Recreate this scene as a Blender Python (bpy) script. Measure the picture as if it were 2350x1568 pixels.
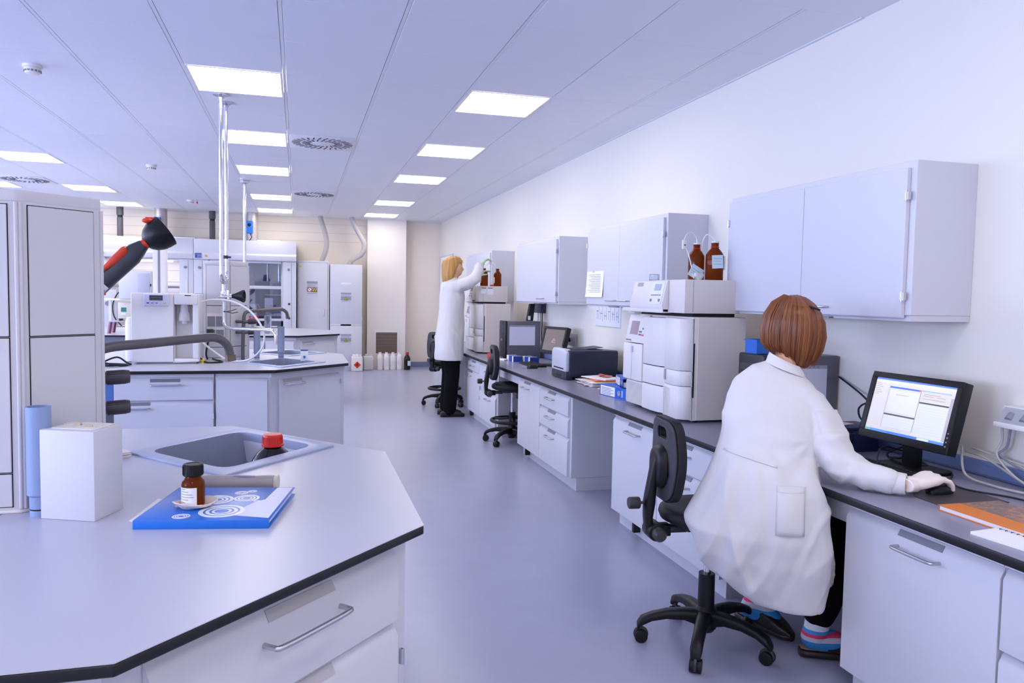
import bpy, bmesh, math, random
from mathutils import Vector, Matrix, noise
random.seed(7)
for o in list(bpy.data.objects):
    bpy.data.objects.remove(o)
SC = bpy.context.scene
COL = SC.collection
PI = math.pi

def lin(h):
    if not isinstance(h, str):
        return tuple(h)[:3]
    h = h.lstrip('#')
    r = []
    for i in (0, 2, 4):
        c = int(h[i:i+2], 16) / 255
        r.append(c / 12.92 if c <= .04045 else ((c + .055) / 1.055) ** 2.4)
    return tuple(r)

# ------------------------------------------------------------------ camera
cam_d = bpy.data.cameras.new('camera')
cam = bpy.data.objects.new('camera', cam_d)
COL.objects.link(cam)
YAW, PITCH, ROLL, FPX = 0.272434, -0.059982, 0.0181573, 1756.62
cy, sy, cp, sp = math.cos(YAW), math.sin(YAW), math.cos(PITCH), math.sin(PITCH)
fw = Vector((sy * cp, cy * cp, sp))
rt = Vector((cy, -sy, 0))
up = rt.cross(fw)
cr, sr = math.cos(ROLL), math.sin(ROLL)
rt2 = cr * rt + sr * up
up2 = -sr * rt + cr * up
R3 = Matrix((rt2, up2, -fw)).transposed()
cam.matrix_world = Matrix.Translation((0, 0, 1.42)) @ R3.to_4x4()
cam_d.sensor_width = 36
cam_d.lens = FPX / 2350 * 36
cam_d.clip_start = .05
SC.camera = cam

# ------------------------------------------------------------------ world, daylight, exposure
SC.view_settings.view_transform = 'Standard'
SC.view_settings.look = 'None'
SC.view_settings.gamma = 1
SC.view_settings.use_curve_mapping = False
SC.view_settings.exposure = 0.07
w = bpy.data.worlds.new('sky')
SC.world = w
w.use_nodes = True
bg = w.node_tree.nodes['Background']
bg.inputs[0].default_value = (.55, .72, 1, 1)
bg.inputs[1].default_value = 1.2

WINDOW_POWER = 175
PANEL_STRENGTH = 10.5
def daylight(name, loc, rot, sx, sz, power, color=(.57, .655, 1)):
    d = bpy.data.lights.new(name, 'AREA')
    d.shape = 'RECTANGLE'
    d.size, d.size_y = sx, sz
    d.energy = power
    d.color = color
    o = bpy.data.objects.new(name, d)
    COL.objects.link(o)
    o.location = loc
    o.rotation_euler = rot
    return o
WINDOWS_LEFT = [(-1.9, .9), (1.7, 4.5), (5.3, 8.1), (8.9, 11.7)]
for i, (a, b) in enumerate(WINDOWS_LEFT):
    daylight('daylight_window', (-7.12, (a + b) / 2, 1.75), (0, -PI / 2 - .58, 0), 1.6, b - a, WINDOW_POWER * (1.75, 1.1, 1, .95)[i])

# ------------------------------------------------------------------ materials
MATS = {}
def mat(name, col, rough=.5, metal=0, spec=.5, vary=0, vscale=6, bump=0, bscale=200, coat=0, trans=0, alpha=1, emit=0, ior=1.45, stretch=None):
    if name in MATS:
        return MATS[name]
    m = bpy.data.materials.new(name)
    m.use_nodes = True
    nt = m.node_tree
    b = nt.nodes['Principled BSDF']
    c = lin(col)
    b.inputs['Base Color'].default_value = (*c, 1)
    b.inputs['Roughness'].default_value = rough
    b.inputs['Metallic'].default_value = metal
    b.inputs['Specular IOR Level'].default_value = spec
    b.inputs['Coat Weight'].default_value = coat
    b.inputs['Transmission Weight'].default_value = trans
    b.inputs['Alpha'].default_value = alpha
    b.inputs['IOR'].default_value = ior
    if emit:
        b.inputs['Emission Color'].default_value = (*c, 1)
        b.inputs['Emission Strength'].default_value = emit
    tc = None
    if vary or bump:
        tc = nt.nodes.new('ShaderNodeTexCoord')
        mp = nt.nodes.new('ShaderNodeMapping')
        nt.links.new(tc.outputs['Object'], mp.inputs['Vector'])
        if stretch:
            mp.inputs['Scale'].default_value = stretch
    if vary:
        n = nt.nodes.new('ShaderNodeTexNoise')
        n.inputs['Scale'].default_value = vscale
        n.inputs['Detail'].default_value = 6
        nt.links.new(mp.outputs[0], n.inputs['Vector'])
        mx = nt.nodes.new('ShaderNodeMix')
        mx.data_type = 'RGBA'
        mx.inputs[6].default_value = (*[max(0, x * (1 - vary)) for x in c], 1)
        mx.inputs[7].default_value = (*[min(1, x * (1 + vary)) for x in c], 1)
        nt.links.new(n.outputs['Fac'], mx.inputs[0])
        nt.links.new(mx.outputs[2], b.inputs['Base Color'])
    if bump:
        n2 = nt.nodes.new('ShaderNodeTexNoise')
        n2.inputs['Scale'].default_value = bscale
        n2.inputs['Detail'].default_value = 4
        nt.links.new(mp.outputs[0], n2.inputs['Vector'])
        bp = nt.nodes.new('ShaderNodeBump')
        bp.inputs['Strength'].default_value = bump
        bp.inputs['Distance'].default_value = .002
        nt.links.new(n2.outputs['Fac'], bp.inputs['Height'])
        nt.links.new(bp.outputs[0], b.inputs['Normal'])
    MATS[name] = m
    return m

WALL = mat('wall_paint', '#e6e1d9', .6, vary=.015, vscale=1.5)
WALLC = mat('wall_cream', '#ece2d6', .6, vary=.02, vscale=1.5)
CEIL = mat('ceiling_metal', '#e9ebf3', .45, spec=.4, vary=.015, vscale=2)
CEILBAR = mat('ceiling_bar', '#e4e5ec', .35)
FLOOR = mat('floor_vinyl', '#a6a8c2', .26, spec=.5, vary=.05, vscale=5, bump=.04, bscale=60)
BASEB = mat('baseboard_vinyl', '#7d83ab', .4)
LAM = mat('cabinet_laminate', '#d3d3dc', .38, spec=.45, vary=.01, vscale=2)
LAM2 = mat('cabinet_inside', '#b9bbc8', .5)
TOP = mat('worktop_laminate', '#c0c0ce', .30, spec=.5, vary=.02, vscale=140)
TOPR = mat('bench_laminate', '#8e8da2', .28, spec=.5, vary=.02, vscale=140)
EDGE = mat('edge_black', '#17171c', .35)
GREYST = mat('label_grey', '#83838f', .5)
STEEL = mat('brushed_steel', '#c9c9cd', .38, metal=1)
CHROME = mat('chrome', '#e2e2e6', .12, metal=1)
BLACK = mat('black_plastic', '#121216', .42, spec=.4)
BLACKS = mat('black_seat_foam', '#1d1c22', .55, spec=.35, bump=.15, bscale=350)
DARKG = mat('dark_grey_plastic', '#3a393f', .42)
TAPG = mat('tap_grey', '#625e60', .35)
COLM = mat('column_metal', '#d3d0d6', .42, spec=.4)
SINK = mat('sink_polymer', '#a9b3cc', .4)
SINKIN = mat('sink_basin', '#8d93ab', .42)
PVC = mat('grey_pvc', '#8fa3cc', .4)
WHITEP = mat('white_plastic', '#ebe7e6', .35)
WHITE = mat('paper_white', '#f2f0f2', .7)
IVORY = mat('instrument_ivory', '#e0dcdb', .38, vary=.01)
IVORYD = mat('instrument_side', '#ded6d2', .42, vary=.01)
GREYM = mat('mid_grey', '#8a8a94', .45)
COMP = mat('computer_metal', '#6b6873', .35, metal=.35, spec=.5)
COMPB = mat('computer_black', '#1e1f27', .35)
AMBER = mat('amber_glass', '#83390a', .06, spec=.6, trans=.55, ior=1.2)
DARKGL = mat('brown_black_glass', '#140a08', .05, spec=.6)
RED = mat('red_plastic', '#d42a22', .4)
REDOR = mat('orange_red_plastic', '#d83a16', .4)
BLUE = mat('blue_cover', '#1f6fd0', .3, vary=.04, vscale=20)
BLUEB = mat('binder_blue', '#1d5fc4', .4)
NAVY = mat('navy_plastic', '#121c4a', .4)
BLUEC = mat('blue_unit', '#2b6bc8', .4)
GLASS = mat('clear_glass', '#e8eef2', .03, trans=1, ior=1.3)
TRANSL = mat('translucent_plastic', '#e6e3e2', .4, trans=.25)
HOSE = mat('flex_hose', '#b4adae', .5)
DUCT = mat('duct_metal', '#b7b0b0', .4, metal=.35)
PIPED = mat('drain_pipe', '#4d4b54', .45)
CLOTH = mat('white_cotton', '#dcd9da', .85, spec=.2, bump=.05, bscale=500)
def add_folds(m, scale, dist, strength, stretch):
    nt = m.node_tree
    b = nt.nodes['Principled BSDF']
    old = b.inputs['Normal'].links[0].from_socket
    tc = nt.nodes.new('ShaderNodeTexCoord'); mp = nt.nodes.new('ShaderNodeMapping'); mp.inputs['Scale'].default_value = stretch
    mp.inputs['Rotation'].default_value = (.35, .3, 0)
    n = nt.nodes.new('ShaderNodeTexNoise'); n.inputs['Scale'].default_value = scale; n.inputs['Detail'].default_value = 1.5; n.inputs['Distortion'].default_value = .6
    bp = nt.nodes.new('ShaderNodeBump'); bp.inputs['Strength'].default_value = strength; bp.inputs['Distance'].default_value = dist
    nt.links.new(tc.outputs['Object'], mp.inputs[0]); nt.links.new(mp.outputs[0], n.inputs['Vector'])
    nt.links.new(n.outputs['Fac'], bp.inputs['Height']); nt.links.new(old, bp.inputs['Normal']); nt.links.new(bp.outputs[0], b.inputs['Normal'])
add_folds(CLOTH, 6, .05, .28, (1, 1, .45))
TROUS = mat('black_trousers', '#0d0b10', .9, spec=.15)
SKIN = mat('skin', '#dba98c', .5)
GLOVE = mat('latex_glove', '#f3e6de', .55, bump=.1, bscale=120)
GLOVEG = mat('green_glove', '#b9d8ae', .55)
CLOG = mat('clog_leather', '#251c1c', .4)
CLOGIN = mat('clog_footbed', '#8f6f62', .6)
ORANGE = mat('orange_cover', '#e07f2c', .45)
YELLOW = mat('sticky_yellow', '#e8d46a', .6)
YELSIGN = mat('sign_yellow', '#d9c21e', .5)
REDSIGN = mat('sign_red', '#c8504e', .5)
STICKB = mat('sticker_pale_blue', '#cfe6ee', .6)
STICKBL = mat('sticker_blue', '#3c4f9c', .5)
LABELY = mat('label_yellow', '#d9c98c', .6)
MAROON = mat('maroon_stand', '#7a4a68', .5)
CREAM = mat('cream_case', '#d8d2c6', .5)
TEAL = mat('teal_display', '#2f7d78', .3)
LCD = mat('lcd_dark', '#3c3a48', .2)
LCDB = mat('lcd_blue', '#8ea0b8', .2)
LCDR = mat('lcd_mauve', '#a08c98', .2)
CABLEW = mat('grey_cable', '#bdb9b4', .5)
CABLEB = mat('black_cable', '#17161b', .5)
TUBEW = mat('white_tubing', '#e9e6ea', .4)
BRACKET = mat('upstand_blue', '#6d7fae', .45)
PIPETTE = mat('handle_grey', '#a49c9c', .45)
GAP = mat('dark_gap', '#1c1a20', .7)
PRINTD = mat('printer_navy', '#262b3c', .35)
PRINTG = mat('printer_silver', '#c3c6d2', .35)
TUBEC = mat('clear_tubing', '#efeef2', .2)
INK = mat('ink_grey', '#8d8c9a', .7)
INKB = mat('ink_blue', '#5a6fc0', .7)

# ------------------------------------------------------------------ mesh building
class MB:
    def __init__(s, M=None):
        s.v, s.f = [], []
        s.M = M or Matrix()
    def add(s, vs, fs):
        n = len(s.v)
        s.v += [s.M @ Vector(p) for p in vs]
        s.f += [tuple(i + n for i in f) for f in fs]
        return s
    def box(s, a, b):
        x0, x1 = sorted((a[0], b[0])); y0, y1 = sorted((a[1], b[1])); z0, z1 = sorted((a[2], b[2]))
        return s.add([(x0, y0, z0), (x1, y0, z0), (x1, y1, z0), (x0, y1, z0), (x0, y0, z1), (x1, y0, z1), (x1, y1, z1), (x0, y1, z1)],
                     [(3, 2, 1, 0), (4, 5, 6, 7), (0, 1, 5, 4), (1, 2, 6, 5), (2, 3, 7, 6), (3, 0, 4, 7)])
    def obox(s, c, size, M):
        k = MB(Matrix.Translation(c) @ M.to_4x4())
        h = [q / 2 for q in size]
        k.box([-q for q in h], h)
        return s.add(k.v, k.f)
    def prism(s, poly, z0, z1, axis='z'):
        a = sum(poly[i][0] * poly[(i + 1) % len(poly)][1] - poly[(i + 1) % len(poly)][0] * poly[i][1] for i in range(len(poly)))
        if a < 0:
            poly = poly[::-1]
        n = len(poly)
        P = (lambda p, q: (p[0], p[1], q)) if axis == 'z' else (lambda p, q: (q, p[0], p[1])) if axis == 'x' else (lambda p, q: (p[1], q, p[0]))
        vs = [P(p, z0) for p in poly] + [P(p, z1) for p in poly]
        fs = [tuple(range(n))[::-1], tuple(range(n, 2 * n))] + [(i, (i + 1) % n, n + (i + 1) % n, n + i) for i in range(n)]
        return s.add(vs, fs)
    def holed(s, outer, holes, z0, z1):
        bm = bmesh.new()
        for lp in [outer] + holes:
            vv = [bm.verts.new((p[0], p[1], z1)) for p in lp]
            for i in range(len(vv)):
                bm.edges.new((vv[i], vv[(i + 1) % len(vv)]))
        bmesh.ops.triangle_fill(bm, use_beauty=True, edges=bm.edges[:])
        bm.normal_update()
        for f in bm.faces:
            if f.normal.z < 0:
                f.normal_flip()
        bm.verts.index_update()
        n = len(bm.verts)
        vs = [tuple(v.co) for v in bm.verts]
        vs += [(x, y, z0) for x, y, z in vs]
        fs = []
        for f in bm.faces:
            ids = [v.index for v in f.verts]
            fs.append(tuple(ids)); fs.append(tuple(i + n for i in ids[::-1]))
        for e in bm.edges:
            if len(e.link_faces) == 1:
                l = e.link_loops[0]
                a, b = l.vert.index, l.link_loop_next.vert.index
                fs.append((b, a, a + n, b + n))
        bm.free()
        return s.add(vs, fs)
    def ring(s, c, u, v, n, sup=2):
        r = []
        for i in range(n):
            t = 2 * PI * i / n
            a, b = math.cos(t), math.sin(t)
            if sup != 2:
                a = math.copysign(abs(a) ** (2 / sup), a); b = math.copysign(abs(b) ** (2 / sup), b)
            r.append(Vector(c) + Vector(u) * a + Vector(v) * b)
        return r
    def loft(s, rings, caps=True):
        n = len(rings[0])
        vs = [p for r in rings for p in r]
        fs = []
        for k in range(len(rings) - 1):
            for i in range(n):
                j = (i + 1) % n
                fs.append((k * n + i, k * n + j, (k + 1) * n + j, (k + 1) * n + i))
        if caps:
            fs.append(tuple(range(n))[::-1]); fs.append(tuple(range((len(rings) - 1) * n, len(rings) * n)))
        return s.add(vs, fs)
    def cyl(s, p0, p1, r0, r1=None, n=20):
        r1 = r0 if r1 is None else r1
        p0, p1 = Vector(p0), Vector(p1)
        d = (p1 - p0).normalized()
        u = d.orthogonal().normalized(); v = d.cross(u)
        return s.loft([s.ring(p0, u * r0, v * r0, n), s.ring(p1, u * r1, v * r1, n)])
    def tube(s, path, r, n=10, smooth=0):
        pts = [Vector(p) for p in path]
        if smooth:
            pts = spline(pts, smooth)
        rings = []
        pu = None
        for i, p in enumerate(pts):
            d = (pts[min(i + 1, len(pts) - 1)] - pts[max(i - 1, 0)]).normalized()
            if pu is None:
                u = d.orthogonal().normalized()
            else:
                u = (pu - d * pu.dot(d)).normalized()
            pu = u
            v = d.cross(u)
            rr = r[i] if isinstance(r, (list, tuple)) and not smooth else (r if not isinstance(r, (list, tuple)) else r[0] + (r[-1] - r[0]) * i / (len(pts) - 1))
            rings.append(s.ring(p, u * rr, v * rr, n))
        return s.loft(rings)
    def lathe(s, prof, c=(0, 0, 0), n=24, axis=None):
        c = Vector(c)
        M = Matrix()
        if axis is not None:
            M = Vector((0, 0, 1)).rotation_difference(Vector(axis).normalized()).to_matrix().to_4x4()
        rings = [[c + M @ Vector((r * math.cos(2 * PI * i / n), r * math.sin(2 * PI * i / n), z)) for i in range(n)] for r, z in prof]
        return s.loft(rings)
    def ell(s, c, r, n=16, m=10, M=None):
        c = Vector(c)
        rings = []
        for k in range(1, m):
            t = PI * k / m
            rr = [Vector((r[0] * math.sin(t) * math.cos(2 * PI * i / n), r[1] * math.sin(t) * math.sin(2 * PI * i / n), -r[2] * math.cos(t))) for i in range(n)]
            rings.append([c + (M @ q if M else q) for q in rr])
        return s.loft(rings)
    def limb(s, pts, rad, n=14, steps=6):
        """tapered limb of overlapping spheres and cones; merged later by voxel remesh"""
        for (p, r) in zip(pts, rad):
            s.ell(p, (r, r, r), 14, 8)
        for i in range(len(pts) - 1):
            s.cyl(pts[i], pts[i + 1], rad[i], rad[i + 1], n)
        return s
    def mesh(s, name, bevel=0, seg=2, ang=.55, smooth=35):
        me = bpy.data.meshes.new(name)
        me.from_pydata([tuple(p) for p in s.v], [], s.f)
        if bevel:
            bm = bmesh.new(); bm.from_mesh(me)
            bmesh.ops.remove_doubles(bm, verts=bm.verts, dist=1e-6)
            bm.normal_update()
            ed = [e for e in bm.edges if len(e.link_faces) == 2 and e.calc_face_angle(0) > ang]
            bmesh.ops.bevel(bm, geom=ed, offset=bevel, offset_type='OFFSET', segments=seg, profile=.5, affect='EDGES', clamp_overlap=True)
            bm.to_mesh(me); bm.free()
        if smooth:
            me.polygons.foreach_set('use_smooth', [True] * len(me.polygons))
            me.set_sharp_from_angle(angle=math.radians(smooth))
        return me

def spline(pts, k):
    pts = [Vector(p) for p in pts]
    out = []
    for i in range(len(pts) - 1):
        p0 = pts[max(i - 1, 0)]; p1 = pts[i]; p2 = pts[i + 1]; p3 = pts[min(i + 2, len(pts) - 1)]
        for j in range(k):
            t = j / k
            out.append(.5 * ((2 * p1) + (p2 - p0) * t + (2 * p0 - 5 * p1 + 4 * p2 - p3) * t * t + (3 * p1 - p0 - 3 * p2 + p3) * t ** 3))
    out.append(pts[-1])
    return out

def tag(o, label=None, cat=None, group=None, kind=None):
    if label: o['label'] = label
    if cat: o['category'] = cat
    if group: o['group'] = group
    if kind: o['kind'] = kind
    return o
def thing(name, label, cat, loc=(0, 0, 0), rz=0, group=None):
    o = bpy.data.objects.new(name, None)
    o.empty_display_size = .1
    COL.objects.link(o)
    o.location = loc
    o.rotation_euler = (0, 0, rz)
    return tag(o, label, cat, group)
def root_of(o):
    while o.parent:
        o = o.parent
    return o
def rootM(o):
    r = root_of(o)
    return Matrix.Translation(r.location) @ r.rotation_euler.to_matrix().to_4x4()
def put(name, mb, m, parent=None, label=None, W=False, bevel=0, seg=2, smooth=35, kind=None, cat=None, group=None, ang=.55, origin=True):
    """link one mesh object; W: the vertices are given in world coordinates"""
    me = mb if isinstance(mb, bpy.types.Mesh) else mb.mesh(name, bevel, seg, ang, smooth)
    me.name = name
    o = bpy.data.objects.new(name, me)
    COL.objects.link(o)
    me.materials.clear()
    for q in (m if isinstance(m, (list, tuple)) else [m]):
        me.materials.append(q)
    if parent:
        if W:
            me.transform(rootM(parent).inverted())
        o.parent = parent
    elif kind != 'structure' and origin:
        xs = [v.co for v in me.vertices]
        c = Vector([(min(p[i] for p in xs) + max(p[i] for p in xs)) / 2 for i in range(3)])
        c.z = min(p.z for p in xs)
        me.transform(Matrix.Translation(-c))
        o.location = c
    return tag(o, label, cat, group, kind)
def dup(root, loc, rz=None, label=None, group=None):
    def cp(o, par):
        c = o.copy()
        COL.objects.link(c)
        if par: c.parent = par
        for ch in list(o.children):
            cp(ch, c)
        return c
    r = cp(root, None)
    r.location = loc
    if rz is not None: r.rotation_euler = (0, 0, rz)
    if label: r['label'] = label
    if group: r['group'] = group
    return r
def voxel(mb, size, smooth=6, deform=None):
    me = bpy.data.meshes.new('tmp')
    me.from_pydata([tuple(p) for p in mb.v], [], mb.f)
    bm = bmesh.new(); bm.from_mesh(me); bmesh.ops.recalc_face_normals(bm, faces=bm.faces); bm.to_mesh(me); bm.free()
    o = bpy.data.objects.new('tmp', me)
    COL.objects.link(o)
    q = o.modifiers.new('r', 'REMESH'); q.mode = 'VOXEL'; q.voxel_size = size; q.use_smooth_shade = True
    if smooth:
        q = o.modifiers.new('s', 'SMOOTH'); q.iterations = smooth; q.factor = .5
    dg = bpy.context.evaluated_depsgraph_get()
    dg.update()
    out = bpy.data.meshes.new_from_object(o.evaluated_get(dg))
    bpy.data.objects.remove(o)
    if deform:
        ns = [v.normal.copy() for v in out.vertices]
        for v, nn in zip(out.vertices, ns):
            v.co += nn * deform(v.co)
    out.polygons.foreach_set('use_smooth', [True] * len(out.polygons))
    return out
def rz(a):
    return Matrix.Rotation(a, 3, 'Z')
# ================================================================== SETTING
XL, XR, YF, YB, ZC = -7.0, 2.65, -3.5, 14.8, 2.8
fl = put('floor', MB().box((XL, YF, -.1), (XR, YB, 0)), FLOOR, kind='structure', smooth=0)
put('wall_right', MB().box((XR, YF, -.1), (XR + .15, YB + .15, 3.0)), WALL, kind='structure', smooth=0)
wb = put('wall_back', MB().box((XL - .15, YB, -.1), (XR, YB + .15, 3.0)), WALLC, kind='structure', smooth=0)
m = MB()
prev = YF
for a, b in WINDOWS_LEFT:
    m.box((XL - .15, prev, -.1), (XL, a, 3.0)).box((XL - .15, a, -.1), (XL, b, .95)).box((XL - .15, a, 2.55), (XL, b, 3.0))
    prev = b
m.box((XL - .15, prev, -.1), (XL, YB, 3.0))
put('wall_left', m, WALL, kind='structure', smooth=0)
put('wall_front', MB().box((XL - .15, YF - .15, -.1), (XR + .15, YF, 3.0)), WALL, kind='structure', smooth=0)
n = 0
for a, b in WINDOWS_LEFT:
    n += 1
    wt = put('window_%d' % n, MB().box((XL - .12, a, .95), (XL - .04, a + .05, 2.55)).box((XL - .12, b - .05, .95), (XL - .04, b, 2.55)).box((XL - .12, a + .05, .95), (XL - .04, b - .05, 1.0)).box((XL - .12, a + .05, 2.5), (XL - .04, b - .05, 2.55)).box((XL - .11, (a + b) / 2 - .03, 1.0), (XL - .05, (a + b) / 2 + .03, 2.5)), WHITEP, kind='structure', smooth=0)
for z in (2.36, 2.52, 2.68):
    put('board_seam', MB().box((XL, YB - .0015, z), (1.24, YB + .001, z + .006)), mat('seam_beige', '#c9bdb4', .6), wb, smooth=0)
# the pillar on the back wall and its grille
put('pillar', MB().box((1.24, 14.55, 0), (1.95, YB, ZC)).box((1.235, 14.548, 0), (1.262, 14.56, ZC)).box((1.925, 14.548, 0), (1.955, 14.56, ZC)), mat('pillar_paint', '#eae3de', .55), kind='structure', smooth=0)
g = thing('air_grille', 'square bronze air grille with white frame low on the white pillar', 'grille', (1.6, 14.548, .27))
put('frame', MB().prism([(-.225, -.01), (.225, -.01), (.225, .435), (-.225, .435)], -.004, .0, 'y') if 0 else MB().box((-.225, -.012, -.01), (-.2, 0, .435)).box((.2, -.012, -.01), (.225, 0, .435)).box((-.2, -.012, -.01), (.2, 0, .015)).box((-.2, -.012, .41), (.2, 0, .435)), WHITEP, g)
put('backing', MB().box((-.2, -.002, .015), (.2, 0, .41)), GAP, g)
for i in range(14):
    put('slat', MB().box((-.2, -.011, .026 + i * .0275), (.2, -.003, .036 + i * .0275)), mat('slat_bronze', '#a58f84', .5), g)
put('bar', MB().box(*((-.2, -.010, .015), (-.194, -.003, .41))), mat('slat_bronze', '#a58f84', .5), g)
b = MB()
for i in range(1, 20):
    b.box((-.2 + i * .02 - .002, -.0085, .015), (-.2 + i * .02 + .002, -.003, .41))
put('grid_bars', b, mat('slat_bronze', '#a58f84', .5), g, kind='stuff')

# baseboards
put('baseboard_back', MB().box((1.955, YB - .012, 0), (XR, YB, .1)).box((1.13, YB - .012, 0), (1.235, YB, .1)).box((XL, YB - .012, 0), (-3.3, YB, .1)), BASEB, kind='structure')
put('baseboard_right', MB().box((XR - .012, 11.05, 0), (XR, YB - .012, .1)), BASEB, kind='structure')

# ceiling: slab, long bars and tiles
ce = put('ceiling', MB().box((XL - .15, YF - .15, 2.835), (XR + .15, YB + .15, 3.0)).box((XL, YF, 2.80), (-4.89, YB, 2.82)).box((-4.89, YF, 2.80), (XR, 3.215, 2.82)), CEIL, kind='structure', smooth=0)
XB = [-4.89 + .6 * i for i in range(13)] + [2.65]
YBN = [3.215 + .645 * i for i in range(18)] + [14.8]
LIGHT_COLS = {3: [6, 9, 13, 16], 7: [3, 6, 9, 13, 16], 10: [3, 6, 9, 13, 16], 1: [6, 9, 13, 16]}
LIGHT_TILES = set((c, r) for c, rr in LIGHT_COLS.items() for r in rr)
DIFF_TILES = {(8, 6), (8, 12), (2, 12)}
def tile_mesh(wx, wy):
    return MB().box((0, 0, 0), (wx, wy, .02)).mesh('ceiling_tile', bevel=.002, seg=1, smooth=0)
TM = {}
for c in range(13):
    for r in range(18):
        if (c, r) in LIGHT_TILES or (c, r) in DIFF_TILES:
            continue
        x0, x1 = XB[c] + .0115, XB[c + 1] - .0115
        y0, y1 = YBN[r] + .0012, YBN[r + 1] - .0012
        k = (round(x1 - x0, 4), round(y1 - y0, 4))
        if k not in TM:
            TM[k] = tile_mesh(*k)
            TM[k].materials.append(CEIL)
        o = bpy.data.objects.new('ceiling_tile', TM[k])
        COL.objects.link(o)
        o.location = (x0, y0, 2.80 + random.uniform(-.0006, .0006))
        o.parent = ce
for i, x in enumerate(XB[:-1]):
    put('ceiling_bar', MB().box((x - .0095, 3.215, 2.8005), (x + .0095, YB, 2.815)), CEILBAR if i % 2 == 0 or 1 else CEIL, ce, smooth=0)
put('ceiling_edge_trim', MB().box((XR - .02, 3.215, 2.796), (XR, YB, 2.803)).box((1.955, YB - .02, 2.796), (XR, YB, 2.803)), CEILBAR, ce, smooth=0)

# ceiling lights
PANEL = mat('light_panel', (1, .94, .87), .5, emit=PANEL_STRENGTH)
frame_me = MB().box((-.288, -.312, 0), (.288, -.298, .02)).box((-.288, .298, 0), (.288, .312, .02)).box((-.288, -.298, 0), (-.274, .298, .02)).box((.274, -.298, 0), (.288, .298, .02)).mesh('frame', smooth=0)
lt0 = thing('ceiling_light', 'x', 'light', (0, 0, 2.797), group='ceiling panel lights')
put('frame', frame_me, WHITEP, lt0)
put('diffuser', MB().box((-.274, -.298, .004), (.274, .298, .016)), PANEL, lt0, smooth=0)
ROWN = {1: 'far left', 3: 'left-hand', 7: 'middle', 10: 'right-hand'}
ORD = ['nearest', 'second', 'third', 'fourth', 'fifth', 'sixth']
ROWD = {1: 'row over the far left of the room', 3: 'row left of the smoke detectors', 7: 'row above the chrome pipes', 10: 'row nearest the wall cabinets'}
first = True
for c, rr in LIGHT_COLS.items():
    vis = [r for r in rr if not (c == 1 and r < 13)]
    for r in rr:
        xc = (XB[c] + XB[c + 1]) / 2
        yc = (YBN[r] + YBN[r + 1]) / 2
        if r in vis:
            lab = '%s ceiling panel light in the %s' % (ORD[vis.index(r)], ROWD[c])
        else:
            lab = 'ceiling panel light %s the view, %s' % ({0: 'just outside', 3: 'close outside', 6: 'outside', 9: 'beyond'}[r], ROWD[c])
        if first:
            lt0.location = (xc, yc, 2.797); lt0['label'] = lab; first = False
        else:
            dup(lt0, (xc, yc, 2.797), label=lab)

for c, nm in ((1, 'far left row'), (3, 'row left of the smoke detectors'), (7, 'row above the chrome pipes'), (10, 'row nearest the wall cabinets')):
    xc = (XB[c] + XB[c + 1]) / 2
    for k_, (y, w_) in enumerate(((-.4, 'just behind'), (-2.35, 'far behind'))):
        dup(lt0, (xc, y, 2.781), label='ceiling panel light %s the camera, %s' % (w_, nm))

dup(lt0, ((XB[10] + XB[11]) / 2, 1.55, 2.781), label='added unseen ceiling panel light above the aisle beside the camera')  # unseen panel added to brighten the analyser side and cabinet ends

# swirl air diffusers
def swirl(name, label, c, r):
    xc, yc = (XB[c] + XB[c + 1]) / 2, (YBN[r] + YBN[r + 1]) / 2
    t = thing(name, label, 'air vent', (xc, yc, 2.793), group='ceiling swirl vents')
    put('plate', MB().box((-.29, -.315, 0), (.29, .315, .025)), CEILBAR, t, bevel=.003)
    s = MB()
    for ring_, (r0, r1, cnt, ph) in enumerate([(.11, .185, 20, 0), (.20, .275, 28, .1)]):
        for i in range(cnt):
            a = 2 * PI * i / cnt + ph
            s.obox(((r0 + r1) / 2 * math.cos(a), (r0 + r1) / 2 * math.sin(a), -.001), (r1 - r0, .014, .004), rz(a + .35))
    put('slots', s, mat('slot_dark', '#5d5a68', .6), t, smooth=0)
    put('hub', MB().lathe([(.085, .004), (.085, -.002), (.07, -.005), (.0, -.005)], n=24), CEILBAR, t)
swirl('swirl_vent', 'swirl ceiling vent, the larger one beside the second light above the chrome pipes', 8, 6)
swirl('swirl_vent', 'swirl ceiling vent farther back, beyond the larger one near the middle lights', 8, 12)
swirl('swirl_vent', 'swirl ceiling vent above the tall grey service column at the left', 2, 12)

# smoke detectors
def smoke(loc, label):
    t = thing('smoke_detector', label, 'smoke detector', loc, group='smoke detectors on the ceiling')
    put('base', MB().lathe([(.055, 0), (.055, -.016), (.045, -.02), (0, -.02)], n=28), WHITEP, t)
    put('sensor_head', MB().lathe([(.045, -.018), (.048, -.03), (.042, -.05), (.03, -.056), (0, -.056)], n=28), WHITEP, t)
    s = MB()
    for i in range(14):
        a = 2 * PI * i / 14
        s.obox((.0465 * math.cos(a), .0465 * math.sin(a), -.038), (.004, .013, .011), rz(a))
    put('vent_slots', s, GREYM, t, smooth=0)
smoke((-1.601, 5.50, 2.8), 'round white smoke detector on the ceiling, the large nearest one')
smoke((-1.586, 9.41, 2.8), 'round white smoke detector on the ceiling, halfway between two others')
smoke((-1.607, 12.79, 2.8), 'round white smoke detector on the ceiling, the small farthest one')
t = thing('sprinkler', 'tiny red sprinkler bulb under the ceiling beside the farthest smoke detector', 'sprinkler', (-1.5, 12.7, 2.8))
put('stem', MB().cyl((0, 0, 0), (0, 0, -.03), .01), CHROME, t)
put('bulb', MB().ell((0, 0, -.045), (.012, .012, .02)), RED, t)
put('deflector', MB().cyl((0, 0, -.065), (0, 0, -.07), .022), CHROME, t)

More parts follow.
